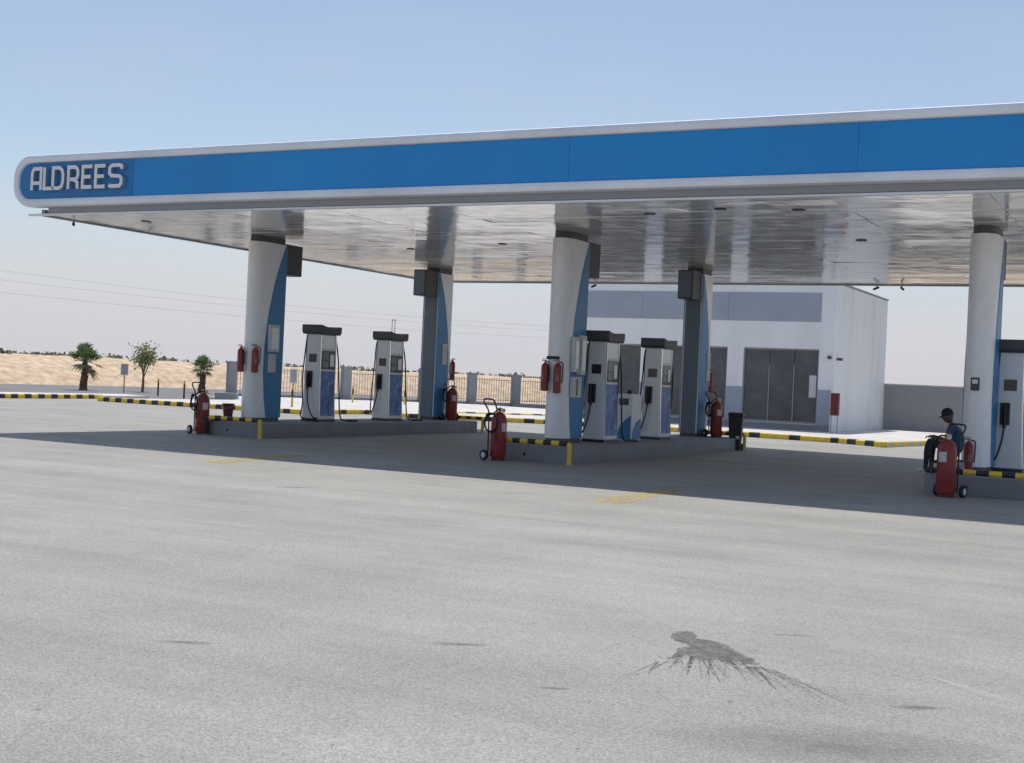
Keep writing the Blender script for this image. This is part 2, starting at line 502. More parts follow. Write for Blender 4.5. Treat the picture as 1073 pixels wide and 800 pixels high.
# ================================================================== GROUND
def grid(x0, x1, y0, y1, z, nx=1, ny=1):
    b = MB()
    for i in range(nx):
        for j in range(ny):
            xa, xb = x0+(x1-x0)*i/nx, x0+(x1-x0)*(i+1)/nx
            ya, yb = y0+(y1-y0)*j/ny, y0+(y1-y0)*(j+1)/ny
            b.add([(xa,ya,z),(xb,ya,z),(xb,yb,z),(xa,yb,z)], [(0,1,2,3)])
    return b
struct(grid(-2500, 2500, -2500, 2500, -0.03).build('ground', 'sand'))
struct(MB().add([(-46,-70,-0.004),(70,-70,-0.004),(70,60,-0.004),(-46,60,-0.004)], [(0,1,2,3)]).build('road', 'road'))
struct(MB().add([(-23.5,-60,0),(60,-60,0),(60,44,0),(-23.5,44,0)], [(0,1,2,3)]).build('forecourt', 'asphalt'))

# sand berm beyond the road
def berm():
    path = catmull([(-52,-60,0),(-50,-10,0),(-47.5,20,0),(-46.5,34,0),(-45.5,46,0),(-41,56,0),(-34,64,0),(-22,73,0),(-4,84,0),(25,97,0),(80,110,0)], 14)
    prof = [(0, -0.05), (0.8, 0.28), (2.2, 0.85), (4.0, 1.45), (6.0, 1.82), (8.0, 1.95), (11, 1.98), (18, 1.9), (40, 1.7), (90, 1.4), (260, 1.2)]
    rr = random.Random(3)
    b = MB(); n = len(prof)
    for i, p in enumerate(path):
        t = (path[min(i+1, len(path)-1)]-path[max(i-1, 0)]).normalized()
        nrm = Vector((-t.y, t.x, 0))
        wob = 0.10*math.sin(i*0.37)+0.07*math.sin(i*0.91+1)
        for j, (o, z) in enumerate(prof):
            q = p + nrm*(o+(rr.uniform(-0.2, 0.2) if 0 < j < 8 else 0))
            dz = (rr.uniform(-0.035, 0.035)+wob*0.3*(z/1.9)) if j > 0 else 0
            b.v.append((q.x, q.y, z+dz))
    for i in range(len(path)-1):
        for j in range(n-1):
            b.f.append((i*n+j, (i+1)*n+j, (i+1)*n+j+1, i*n+j+1))
    o = b.build('sand_berm', 'sand', smooth='all')
    return path
bpath = berm()
struct(bpy.data.objects['sand_berm'])

# scrub growing along the berm top, uncountable at this distance
def scrub():
    rr = random.Random(11)
    b = MB()
    for i in range(900):
        k = rr.randrange(10, len(bpath)-6)
        t = (bpath[k+1]-bpath[k-1]).normalized()
        nrm = Vector((-t.y, t.x, 0))
        off = rr.uniform(9, 60) if rr.random() < 0.8 else rr.uniform(1, 8)
        p = bpath[k] + t*rr.uniform(-1, 1) + nrm*off
        dens = 1.25 if p.y < 45 else 0.5
        if rr.random() > dens: continue
        w = rr.uniform(0.3, 1.2)*(0.6+off/60)
        h = rr.uniform(0.25, 0.8)*(0.6+off/80)*(1.2 if p.y < 40 else 0.6)
        z0 = 1.85 if off > 8 else 0.25*off
        if off < 8: h *= 0.4; w *= 0.4
        for q in range(16):
            a = rr.uniform(0, 2*PI); e = rr.uniform(0, 1)
            c = p + Vector((math.cos(a)*w*rr.random(), math.sin(a)*w*rr.random(), z0+h*e))
            s1 = rr.uniform(0.08, 0.24)*(0.5 if off < 8 else 1)
            v1 = Vector((rr.uniform(-1, 1), rr.uniform(-1, 1), rr.uniform(-1, 1))).normalized()*s1
            v2 = Vector((rr.uniform(-1, 1), rr.uniform(-1, 1), rr.uniform(-0.2, 1))).normalized()*s1*1.6
            b.add([c-v1, c+v1, c+v1*0.4+v2, c-v1*0.4+v2], [(0,1,2,3)])
    o = b.build('scrub', 'scrub')
    o['kind'] = 'stuff'; o['label'] = 'low green desert scrub along the top of the sand bank'
    o['category'] = 'scrub'
scrub()

# pavements behind the kerbs
struct(MB().prism([(-20.1,14.55),(-9.55,14.55),(-9.5,18.9),(-6.4,17.8),(-5.1,19.4),(-1.8,20.55),(3.2,21.1),(6.8,20.35),(10.2,20.0),(11.95,18.75),(12.6,22.8),(13.0,26.0),(13.4,33),(13.4,39.9),(-12,41.2),(-18,43.2),(-26,31.4),(-24,26),(-20.1,24)], 0.0, 0.13).build('pavement', 'pave'))
struct(MB().prism([(-26,-20),(-22.46,-20),(-22.44,6),(-22.14,11.5),(-22.74,17.2),(-23.4,21),(-26,22)], 0.003, 0.13).build('pavement_verge', 'pave'))

# kerbs made of separate painted stones
def stone_mesh(L, m, h=0.19, w=0.16, c=0.035):
    poly = [(0, -0.02), (w, -0.02), (w, h), (c, h), (0, h-c)]      # (across, up), front face at 0
    return MB().prism(poly, 0.004, L-0.004, axis='x').mesh('kerb_stone', m, bevel=0.008, seg=1)
def kerb(name, pts, lens, start=0, cols=('kerb_y', 'kerb_k'), h=0.19):
    root = bpy.data.objects.new(name, None); C.objects.link(root); struct(root)
    cache = {}
    i = start
    for a, b in zip(pts[:-1], pts[1:]):
        a, b = Vector((*a, 0)), Vector((*b, 0))
        t = (b-a).normalized(); tot = (b-a).length; s = 0
        ang = math.atan2(t.y, t.x)
        while s < tot-0.05:
            L = lens[i % len(lens)]
            if tot-s-L < 0.2: L = tot-s
            L = round(L, 3)
            m = cols[i % len(cols)]
            if (L, m) not in cache: cache[(L, m)] = stone_mesh(L, m, h)
            o = link('kerb_stone', cache[(L, m)], root)
            p = a+t*s
            o.location = (p.x, p.y, random.uniform(-0.006, 0.006))
            o.rotation_euler = (0, 0, ang+random.uniform(-0.006, 0.006))
            s += L; i += 1
    return root
# front faces look towards the forecourt (stone mesh: local +Y is behind)
kerb('kerb_verge', [(-22.3,4.0),(-22.0,11.5),(-22.6,17.2)], [0.40, 0.40])
kerb('kerb_planter', [(-20.1,14.4),(-9.4,14.4)], [0.34, 0.34])
kerb('kerb_forecourt', [(-9.4,14.4),(-9.4,18.8),(-6.4,17.5),(-5.1,19.2),(-1.8,20.4),(3.2,20.95),(6.8,20.2),(10.2,19.8)], [1.15, 0.42])
kerb('kerb_corner', [(10.2,19.8),(12.1,18.4)], [0.46, 0.46], start=0)
kerb('kerb_side', [(12.1,18.4),(12.75,22.8),(13.15,26),(13.6,33)], [0.55, 0.42], cols=('kerb_y', 'kerb_w'))
kerb('kerb_far', [(-8.4,22.4),(-5.2,28.0)], [0.7, 0.5])

# ================================================================== CANOPY
XL, XR, YF, YB, ZS = -2.85, 21.0, -4.70, 13.25, 5.114
can = thing('canopy', 'long flat fuel station canopy with blue band and silver rims over the pump islands', 'canopy')
rng = random.Random(5)
# soffit: thin glossy metal panels in rows
nx, ny = 9, 33
px, py = (XR-XL)/nx, (YB-YF)/ny
pm = MB().box(-px/2+0.004, px/2-0.004, -py/2+0.003, py/2-0.003, 0, 0.012).mesh('soffit_panel', 'soffit')
for i in range(nx):
    for j in range(ny):
        o = link('soffit_panel', pm, can)
        o.location = (XL+px*(i+0.5), YF+py*(j+0.5), ZS+rng.uniform(0, 0.002))
        o.rotation_euler = (R(rng.gauss(0, 0.30)), R(rng.gauss(0, 0.22)), 0)
MB().box(XL, XR, YF, YB, ZS+0.05, ZS+0.09).build('soffit_backing', 'neck', can)
# edge trim round the soffit
tr = MB()
tr.box(XL-0.45, XR+0.3, YF-0.10, YF-0.004, ZS-0.03, ZS+0.018)
tr.build('front_trim', 'silver', can, bevel=0.01)
MB().box(XL-0.12, XL-0.004, YF-0.004, YB+0.11, ZS-0.035, ZS+0.12).build('side_trim', 'grey_trim', can, bevel=0.01)
MB().box(XR+0.004, XR+0.12, YF-0.004, YB+0.11, ZS-0.035, ZS+0.12).build('side_trim', 'grey_trim', can, bevel=0.01)
MB().box(XL-0.002, XR+0.002, YB+0.002, YB+0.11, ZS-0.04, ZS+0.12).build('rear_trim', 'grey_trim', can, bevel=0.01)
# recessed silver band between the trim and the sign band
MB().box(-2.62, XR+0.25, YF-0.13, YF-0.02, ZS+0.021, 5.30).build('lower_band', 'grey_trim', can, bevel=0.012)
# fascia rim: rounded profile swept round a long outline with rounded ends
FX0, FX1, FZ0, FZ1, FY = -3.62, 21.6, 5.27, 6.48, -5.02
def rounded_outline(x0, x1, z0, z1, rad, k=10):
    P = []
    for cx, cz, a0 in ((x1-rad, z0+rad, -PI/2), (x1-rad, z1-rad, 0), (x0+rad, z1-rad, PI/2), (x0+rad, z0+rad, PI)):
        for i in range(k+1):
            a = a0+PI/2*i/k
            P.append((cx+rad*math.cos(a), cz+rad*math.sin(a)))
    return P
def rim():
    W = 0.185                                                # rim width seen from the front
    out = rounded_outline(FX0, FX1, FZ0, FZ1, 0.52)
    inn = rounded_outline(FX0+W, FX1-W, FZ0+W, FZ1-W, 0.36)
    b = MB(); n = len(out)
    # cross-section from the back of the outer edge over a rounded front to the inner recess
    sec = [(0.0, 0.30), (0.0, 0.06), (0.10, 0.015), (0.35, 0.0), (0.7, 0.0), (0.92, 0.02), (1.0, 0.06), (1.0, 0.16)]
    for f, dy in sec:
        for (a, c) in zip(out, inn):
            b.v.append((a[0]+(c[0]-a[0])*f, FY+dy, a[1]+(c[1]-a[1])*f))
    for s_ in range(len(sec)-1):
        for k in range(n):
            b.f.append((s_*n+k, s_*n+(k+1) % n, (s_+1)*n+(k+1) % n, (s_+1)*n+k))
    b.build('fascia_rim', 'silver', can, smooth=True)
rim()
MB().prism(rounded_outline(FX0+0.05, FX1-0.05, FZ0+0.05, FZ1-0.05, 0.48), FY+0.12, FY+0.30, axis='y').build('fascia_backing', 'grey_trim', can)
# blue panels, butted with fine joints
joints = [0.12, 10.95, 16.3, FX1-0.70]
zi0, zi1 = FZ0+0.19, FZ1-0.19
for a, b_ in zip(joints[:-1], joints[1:]):
    MB().box(a+0.0015, b_-0.0015, FY+0.065, FY+0.11, zi0, zi1).build('blue_panel', 'blue', can, bevel=0.004, seg=1)
def end_panel(x0, x1, m):
    P = [p for p in rounded_outline(FX0+0.19, FX1-0.19, zi0, zi1, 0.35) if p[0] < 0]
    P = [(0.115, zi1)] + P + [(0.115, zi0)] if x0 < 0 else P
    return P
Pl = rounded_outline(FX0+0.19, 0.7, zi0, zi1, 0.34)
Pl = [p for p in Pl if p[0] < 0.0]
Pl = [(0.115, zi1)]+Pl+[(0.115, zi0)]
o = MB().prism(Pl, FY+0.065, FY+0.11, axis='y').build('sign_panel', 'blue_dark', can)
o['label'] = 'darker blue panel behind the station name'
Pr = rounded_outline(FX1-2.0, FX1-0.19, zi0, zi1, 0.34)
Pr = [p for p in Pr if p[0] > FX1-0.70]
MB().prism([(FX1-0.695, zi0)]+Pr+[(FX1-0.695, zi1)], FY+0.065, FY+0.11, axis='y').build('blue_panel', 'blue', can)
# plain fascias on the other three sides and the roof
MB().box(XL-0.30, XL-0.13, YF-0.05, YB+0.30, 5.33, 6.42).build('side_fascia', 'blue', can)
MB().box(XR+0.13, XR+0.30, YF-0.05, YB+0.30, 5.33, 6.42).build('side_fascia', 'blue', can)
MB().box(XL-0.12, XR+0.12, YB+0.12, YB+0.30, 5.20, 6.42).build('rear_fascia', 'blue', can)
MB().box(XL-0.12, XR+0.12, YF-0.015, YB+0.11, 6.15, 6.25).build('roof', 'roof', can)

# station name in separate raised letters
def stroke_letter(paths, x, w, h, t=0.084):
    """paths in a unit cell (0..1 across, 0..1 up); strokes joined into one outline-like solid"""
    b = MB()
    def P(p): return (x+p[0]*w, 5.645+p[1]*h)
    lay = 0
    for path in paths:
        q = [Vector(P(p)) for p in path]
        n = len(q)
        L, Rr = [], []
        for i in range(n):
            if i == 0: dr = (q[1]-q[0]).normalized(); nn = Vector((-dr.y, dr.x)); mlen = t/2
            elif i == n-1: dr = (q[-1]-q[-2]).normalized(); nn = Vector((-dr.y, dr.x)); mlen = t/2
            else:
                d0 = (q[i]-q[i-1]).normalized(); d1 = (q[i+1]-q[i]).normalized()
                n0 = Vector((-d0.y, d0.x)); n1 = Vector((-d1.y, d1.x))
                nn = (n0+n1).normalized(); mlen = t/2/max(0.5, nn.dot(n0))
            L.append(q[i]+nn*mlen); Rr.append(q[i]-nn*mlen)
        e = 0.003*lay; lay += 1
        yb, yf = FY+0.068, FY-0.035-e
        o = len(b.v)
        for p in L: b.v += [(p.x, yf, p.y), (p.x, yb, p.y)]
        for p in Rr: b.v += [(p.x, yf, p.y), (p.x, yb, p.y)]
        for i in range(n-1):
            a0, a1 = o+2*i, o+2*(i+1); c0, c1 = o+2*n+2*i, o+2*n+2*(i+1)
            b.f += [(a0, a1, c1, c0), (a0, a0+1, a1+1, a1), (c0, c1, c1+1, c0+1)]
        b.f += [(o, o+2*n, o+2*n+1, o+1), (o+2*n-2, o+2*n-1, o+4*n-1, o+4*n-2)]
    me = b.mesh('letter', 'letter')
    me.materials.append(M['letter_side'])
    for p in me.polygons:
        if abs(p.normal.y) < 0.5: p.material_index = 1
    return me
A_ = [[(0,0),(0,.72),(.06,.90),(.22,1),(1,1),(1,0)], [(0,.33),(1,.33)]]
L_ = [[(0,1.05),(0,0.06),(1.25,0.06)]]
D_ = [[(0,0.06),(0,1),(.62,1),(.90,.88),(1,.66),(1,.36),(.90,.16),(.62,.06),(0.1,.06)]]
R_ = [[(0,0),(0,1),(.70,1),(.94,.90),(1,.78),(1,.62),(.92,.50),(.70,.44),(.10,.44)], [(.52,.40),(.74,.40),(.96,.28),(1,0)]]
E_ = [[(1,1),(0,1),(0,.06),(1,.06)], [(.08,.53),(.88,.53)]]
S_ = [[(1,.82),(1,.95),(.82,1),(.18,1),(0,.90),(0,.64),(.16,.54),(.84,.50),(1,.40),(1,.18),(.84,.06),(.10,.06),(-.05,.12)]]
xs = [(A_, -2.95, .29), (L_, -2.55, .22), (D_, -2.27, .32), (R_, -1.78, .30), (E_, -1.33, .29), (E_, -0.925, .29), (S_, -0.50, .36)]
for i, (g, x, w) in enumerate(xs):
    link('letter', stroke_letter(g, x, w, 0.50), can)

# unlit recessed lamps in the soffit
spots = [(11.8,-2.95),(14.8,-3.05),(-1.0,-3.3),(5.9,1.95),(14.85,1.85),(13.4,-3.4),(2.6,2.9)]
lroot = None
nearby = ['above the right end of the middle hoop guard', 'halfway between the middle and right front columns', 'in the far left front corner of the canopy', 'midway between the left and middle islands', 'left of the right front column, farther back', 'near the front edge right of the middle column', 'above the two left dispensers']
for (x, y), w in zip(spots, nearby):
    if lroot is None:
        lroot = thing('downlight', '', 'downlight', (x, y, ZS-0.002), group='downlights in the canopy ceiling')
        MB().lathe([(0.065, 0), (0.095, -0.018), (0.12, -0.012), (0.125, -0.001)], 18).build('trim_ring', 'cap_grey', lroot, smooth=True)
        MB().lathe([(0.01, -0.022), (0.045, -0.020), (0.08, -0.010)], 16).build('lens', 'lamp_in', lroot, smooth=True)
        q = lroot
    else:
        q = dup(lroot, (x, y, ZS-0.002))
    q['label'] = 'round unlit downlight in the ceiling, ' + w
# small cameras under the rear and left canopy edge
cs = [((12.75,13.2), 0.5, 'left small dark camera of the pair under the rear canopy edge'),
      ((13.5,13.2), 2.2, 'right small dark camera of the pair under the rear canopy edge'),
      ((3.4,13.2), 0.3, 'small dark camera under the rear canopy edge above the left dispenser of the middle island'),
      ((-2.65,-4.0), 2.4, 'small dark camera under the left front corner of the canopy')]
croot = None
for (xy, rz, lab) in cs:
    if croot is None:
        croot = thing('security_camera', lab, 'camera', (*xy, ZS-0.04), rz, 'security cameras under the canopy edge')
        MB().tube([(0,0,0.035),(0,0,-0.07)], 0.022, 8).build('bracket', 'steel', croot)
        MB().tube([(0.07,0,-0.05),(-0.10,0,-0.12)], [0.032, 0.036], 10).build('housing', 'black', croot, smooth=True)
    else:
        dup(croot, (*xy, ZS-0.04), rz, lab)

# ================================================================== ISLANDS AND COLUMNS
ISL = [(0.0, -1.35, 9.6), (8.67, -2.05, 9.6), (17.71, -2.25, 9.6)]
def island(x, y0, y1, lab):
    root = thing('pump_island', lab, 'island', (x, 0, 0), group='raised concrete pump islands')
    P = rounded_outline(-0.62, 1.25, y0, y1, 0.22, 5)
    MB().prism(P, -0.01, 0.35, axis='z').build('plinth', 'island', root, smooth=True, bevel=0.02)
    # drain hole dark ring on the front face
    MB().lathe([(0.035, 0), (0.035, 0.012)], 12, c=(0.15, 0.15), axis='y', h0=y0-0.010).build('pipe_stub', 'black', root)
    return root
island(*ISL[0], 'grey concrete pump island under the left pair of columns')
island(*ISL[1], 'grey concrete pump island under the middle pair of columns')
island(*ISL[2], 'grey concrete pump island at the right edge where a person sits')
# striped hoop guards at the island ends
def hoop(x, y, x0, x1, lab, xleg):
    root = thing('guard_rail', lab, 'guard rail', (x, y, 0), group='striped hoop guards at the island ends')
    n = 9; L = (x1-x0)/n; zc = 0.44
    for i in range(n):
        a, b_ = x0+i*L, x0+(i+1)*L
        MB().tube([(a+0.001,0,zc),(b_-0.001,0,zc)], 0.052, 14).build('striped_pipe', 'kerb_y' if i % 2 == 1 else 'kerb_k', root, smooth=True)
    MB().tube([(xleg, 0, zc-0.05), (xleg, 0, 0.0)], 0.045, 12).build('leg', 'kerb_k', root, smooth=True)
    MB().lathe([(0.09, 0.0), (0.09, 0.012)], 14, c=(xleg, 0)).build('foot_plate', 'steel', root)
    MB().tube(catmull([(x1,0,zc),(x1+0.035,0,zc-0.035),(x1+0.045,0,zc-0.10),(x1+0.045,0,0.0)], 5), 0.05, 12).build('leg', 'kerb_y', root, smooth=True)
    MB().lathe([(0.09, 0.0), (0.09, 0.012)], 14, c=(x1+0.045, 0)).build('foot_plate', 'steel', root)
    return root
hoop(0.0, -1.55, -0.45, 1.28, 'yellow and black hoop guard in front of the left island', -0.40)
hoop(8.67, -2.35, -0.35, 1.30, 'yellow and black hoop guard in front of the middle island', -0.22)
hoop(17.71, -2.50, -0.52, 1.45, 'yellow and black hoop guard in front of the right island by the seated person', -0.10)
hoop(0.0, 9.8, -0.45, 1.20, 'yellow and black hoop guard at the rear end of the left island', -0.30)
hoop(8.67, 9.8, -0.35, 1.20, 'yellow and black hoop guard at the rear end of the middle island', -0.2)

# columns: rounded nose outward, flat inner face, blue swoosh on both sides
ZC0, ZC1 = 0.35, ZS-0.16
HW, YN, YI = 0.265, -0.56, 0.56
def plan(hw, yn, yi, k=14, e=0.0):
    P = [(hw+e, yi+e)]
    ry = 0.42
    for i in range(k+1):
        a = PI*i/k
        P.append(((hw+e)*math.cos(a), yn+ry - (ry+e)*math.sin(a)))
    P.append((-hw-e, yi+e))
    return P[::-1]
def swoosh_y(t):
    # boundary of the blue along the side (y local) against height 0..1
    pts = [(0, -0.02), (0.10, -0.12), (0.25, -0.20), (0.42, -0.19), (0.6, -0.08), (0.78, 0.12), (0.9, 0.32), (1.0, 0.535)]
    for (a, va), (b_, vb) in zip(pts[:-1], pts[1:]):
        if a <= t <= b_:
            f = (t-a)/(b_-a)
            return va+(vb-va)*f
    return pts[-1][1]
def column(loc, rz, lab):
    root = thing('column', lab, 'column', (loc[0], loc[1], 0), rz, 'columns that carry the canopy')
    MB().prism(plan(HW-0.02, YN+0.02, YI-0.02), ZC0, ZC0+0.10).build('base', 'neck', root)
    MB().prism(plan(HW, YN, YI), ZC0+0.10, ZC1).build('shell', 'col_white', root, smooth=True)
    MB().prism(plan(HW-0.035, YN+0.035, YI-0.035), ZC1, ZS-0.004).build('neck', 'neck', root, smooth=True)
    for s in (-1, 1):
        b = MB(); n = 26
        for i in range(n+1):
            t = i/n; z = ZC0+0.10+0.003+(ZC1-ZC0-0.10-0.006)*t
            y0 = swoosh_y(t)
            for xx in (s*(HW-0.002), s*(HW+0.012)):
                b.v += [(xx, y0, z), (xx, YI+0.012, z)]
        for i in range(n):
            o = 4*i
            b.f += [(o+2, o+3, o+7, o+6), (o, o+2, o+6, o+4), (o+1, o+5, o+7, o+3), (o, o+4, o+5, o+1)]
        b.f += [(0, 1, 3, 2), (4*n, 4*n+2, 4*n+3, 4*n+1)]
        b.build('blue_swoosh', 'col_blue', root)
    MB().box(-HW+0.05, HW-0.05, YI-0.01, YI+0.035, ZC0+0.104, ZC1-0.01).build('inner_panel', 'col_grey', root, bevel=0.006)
    # speaker and sign box on the inner face near the top
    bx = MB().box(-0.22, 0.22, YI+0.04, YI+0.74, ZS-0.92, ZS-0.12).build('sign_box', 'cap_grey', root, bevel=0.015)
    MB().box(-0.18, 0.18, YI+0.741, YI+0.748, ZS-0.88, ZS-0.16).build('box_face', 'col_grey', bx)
    return root
cols = [((0,0), 0, 'left front column, white rounded face with blue swoosh'),
        ((8.67,0), 0, 'middle front column, white with blue swoosh and a black slot'),
        ((17.71,0), 0, 'right front column, white, with the person sitting beside it'),
        ((0.08,8.77), PI, 'left rear column, dark grey face and blue side, on the left island'),
        ((8.75,8.77), PI, 'middle rear column, dark grey face, on the middle island before the building')]
for l_, rz_, lab_ in cols:
    column(l_, rz_, lab_)
# flat fittings on the columns
def plates(x, y, side, lst):
    for (y0, y1, z0, z1, m, nm) in lst:
        pass
def fitting(name, lab, cat, x0, x1, y0, y1, z0, z1, m, group=None):
    root = thing(name, lab, cat, ((x0+x1)/2, (y0+y1)/2, z0), group=group)
    w, dp, h = x1-x0, y1-y0, z1-z0
    MB().box(-w/2, w/2, -dp/2, dp/2, 0, h).build('case', m, root, bevel=0.008)
    return root
GP = 'white boxes on the column sides'
f1 = fitting('switch_box', 'tall white box on the blue side of the left front column', 'box', 0.279, 0.36, -0.10, 0.30, 2.15, 2.85, 'plate', GP)
MB().box(0.041, 0.046, -0.15, 0.15, 0.08, 0.62).build('door', 'disp_steel', f1)
f2 = fitting('notice', 'small white notice below the tall box on the left front column', 'notice', 0.279, 0.292, -0.05, 0.27, 1.62, 2.10, 'plate')
f3 = fitting('switch_box', 'upper white box on the blue side of the middle front column', 'box', 8.67+0.279, 8.67+0.38, -0.22, 0.02, 1.95, 2.75, 'plate', GP)
MB().box(0.051, 0.056, -0.09, 0.09, 0.08, 0.70).build('door', 'disp_steel', f3)
f4 = fitting('switch_box', 'second white box beside the first on the middle front column', 'box', 8.67+0.279, 8.67+0.40, 0.10, 0.36, 1.90, 2.80, 'plate', GP)
MB().box(0.061, 0.066, -0.09, 0.09, 0.08, 0.80).build('door', 'disp_steel', f4)
f5 = fitting('switch_box', 'low pale box with a dark slit on the middle front column', 'box', 8.67+0.279, 8.67+0.34, -0.20, 0.30, 1.38, 1.85, 'plate', GP)
MB().box(0.031, 0.036, -0.03, 0.03, 0.05, 0.42).build('slit', 'black', f5)
f6 = fitting('notice', 'pale notice strip on the blue side of the left rear column', 'notice', 0.08+0.279, 0.08+0.292, 8.55, 8.85, 2.10, 2.75, 'plate')
MB().box(0.0075, 0.011, -0.10, 0.10, 0.06, 0.58).build('paper', 'sticker', f6)
f7 = fitting('notice', 'pale notice strip on the side of the middle rear column', 'notice', 8.75+0.279, 8.75+0.292, 8.75, 9.05, 1.95, 2.75, 'plate')
MB().box(0.0075, 0.011, -0.10, 0.10, 0.06, 0.70).build('paper', 'sticker', f7)
fitting('mail_slot', 'thin black slot on the nose of the middle front column', 'slot', 8.51, 8.83, -0.575, -0.545, 2.22, 2.29, 'black')
f8 = fitting('intercom', 'small dark call box on the nose of the right front column', 'call box', 17.62, 17.78, -0.60, -0.55, 1.92, 2.17, 'cap_grey')
MB().box(-0.05, 0.05, -0.031, -0.026, 0.13, 0.21).build('button_plate', 'disp_steel', f8)

# ================================================================== FIRE EXTINGUISHERS
def ext_small(name, lab, loc, rz, h=0.62, bracket=True, group='portable extinguishers at the columns'):
    root = thing(name, lab, 'fire extinguisher', loc, rz, group)
    rr = 0.088
    MB().lathe([(0.05, 0), (rr, 0.015), (rr, h*0.78), (rr*0.9, h*0.85), (rr*0.55, h*0.91), (0.03, h*0.94)], 18).build('cylinder', 'red', root, smooth=True)
    MB().tube([(0,0,h*0.93),(0,0,h*1.0)], 0.026, 10).build('valve', 'brass', root)
    MB().box(-0.10, 0.04, -0.014, 0.014, h*0.995, h*1.02).box(-0.09, 0.03, -0.012, 0.012, h*1.045, h*1.065).build('handle', 'black', root)
    MB().tube(catmull([(0.03,0,h*0.97),(0.11,0,h*0.93),(0.115,0,h*0.6),(0.105,0,h*0.32)], 6), 0.014, 8).build('hose', 'rubber', root, smooth=True)
    MB().add([((rr+0.003)*math.cos(-PI/2+t), (rr+0.003)*math.sin(-PI/2+t), z) for t in (-0.4, -0.13, 0.13, 0.4) for z in (h*0.36, h*0.58)], [(0,2,3,1),(2,4,5,3),(4,6,7,5)]).build('label_sheet', 'red_label', root, smooth=True)
    if bracket:
        MB().box(-0.03, 0.03, rr-0.005, rr+0.055, h*0.3, h*0.8).build('bracket', 'steel', root)
    return root
ext_small('fire_extinguisher', 'red extinguisher hung on the left edge of the left front column', (-0.10,-0.66,1.60), -0.2, 0.66)
ext_small('fire_extinguisher', 'red extinguisher hung on the right curve of the left front column', (0.26,-0.53,1.60), 0.75, 0.68)
ext_small('fire_extinguisher', 'red extinguisher hung on the left edge of the middle front column', (8.53,-0.65,1.50), -0.3, 0.68)
ext_small('fire_extinguisher', 'red extinguisher hung on the right curve of the middle front column', (8.83,-0.63,1.46), 0.45, 0.72)
ext_small('fire_extinguisher', 'dark red extinguisher hung on the right edge of the left rear column', (0.22,9.47,1.62), PI, 0.66)
ext_small('fire_extinguisher', 'red extinguisher hung behind the middle rear column', (8.90,9.47,1.62), PI, 0.62)
ext_small('fire_extinguisher', 'red extinguisher standing on the island at the foot of the right front column', (17.72,-1.15,0.351), 0.4, 0.64, False)

def trolley(lab, loc, rz, loop='side'):
    root = thing('wheeled_extinguisher', lab, 'fire extinguisher', loc, rz, 'large wheeled extinguishers')
    rr, h = 0.168, 1.00
    MB().lathe([(0.10, 0.05), (rr*0.92, 0.07), (rr, 0.11), (rr, h*0.80), (rr*0.95, h*0.87), (rr*0.78, h*0.95), (rr*0.5, h*1.0), (0.05, h*1.025)], 26).build('cylinder', 'red', root, smooth=True)
    MB().lathe([(rr*0.8, 0.0), (rr*0.8, 0.06)], 20).build('foot_ring', 'red_dark', root)
    MB().tube([(0,0,h*1.0),(0,0,h*1.12)], 0.032, 10).lathe([(0.06, h*1.09), (0.06, h*1.11)], 10).build('valve', 'brass', root, smooth=True)
    MB().lathe([(0.045, 0), (0.045, 0.02)], 14, c=(0.06, h*1.06), axis='y', h0=-0.07).build('gauge', 'plate', root)
    # carrying frame: two uprights joined in a hooped handle behind the cylinder
    fr = [(-0.13,0.17,0.10),(-0.13,0.18,0.75),(-0.13,0.20,h*1.03),(-0.16,0.30,h*1.20),(-0.12,0.35,h*1.28),(0.12,0.35,h*1.28),(0.16,0.30,h*1.20),(0.13,0.20,h*1.03),(0.13,0.18,0.75),(0.13,0.17,0.10)]
    MB().tube(catmull(fr, 5), 0.0165, 8).build('handle_frame', 'frame_dark', root, smooth=True)
    MB().tube([(-0.27,0.17,0.10),(0.27,0.17,0.10)], 0.015, 8).build('axle', 'steel', root)
    for s in (-1, 1):
        w = MB().lathe([(0.062, -0.030), (0.105, -0.030), (0.112, -0.015), (0.112, 0.015), (0.105, 0.030), (0.062, 0.030)], 24, c=(0.17, 0.112), axis='x', h0=s*0.245).build('wheel', 'rubber', root, smooth=True)
        MB().lathe([(0.02, -0.036), (0.060, -0.032), (0.060, 0.032), (0.02, 0.036)], 20, c=(0.17, 0.112), axis='x', h0=s*0.245).build('rim', 'plate', w, smooth=True)
    ring = []
    for k in range(52):
        a = 2*PI*k/24
        ring.append((-(rr+0.045) if loop == 'side' else -0.02, 0.02+0.19*math.sin(a), 0.78+0.19*math.cos(a)+0.0006*k) if loop == 'side' else (0.19*math.sin(a), -(rr+0.03), 0.8+0.19*math.cos(a)))
    hz = [(0.02,-0.03,h*1.06),(-0.10,-0.06,h*1.08),(-(rr+0.03),-0.02,h*1.0)]+[Vector(p)+Vector((-0.0008*i, 0, 0)) for i, p in enumerate(ring)]
    MB().tube(catmull(hz[:3]+[hz[3]], 4)+hz[4:], 0.016, 7).build('hose', 'rubber', root, smooth=True)
    MB().tube([(-(rr+0.05),-0.10,0.62),(-(rr+0.05),-0.13,0.40)], [0.02, 0.028], 10).build('nozzle', 'black', root, smooth=True)
    # label plate wraps the front of the cylinder
    b = MB(); n = 8
    for i in range(n+1):
        a = -PI/2+R(-26)+R(52)*i/n
        for z in (h*0.62, h*0.80):
            b.v.append(((rr+0.003)*math.cos(a), (rr+0.003)*math.sin(a), z))
    for i in range(n): b.f.append((2*i, 2*i+2, 2*i+3, 2*i+1))
    b.build('label_sheet', 'sticker', root, smooth=True)
    return root
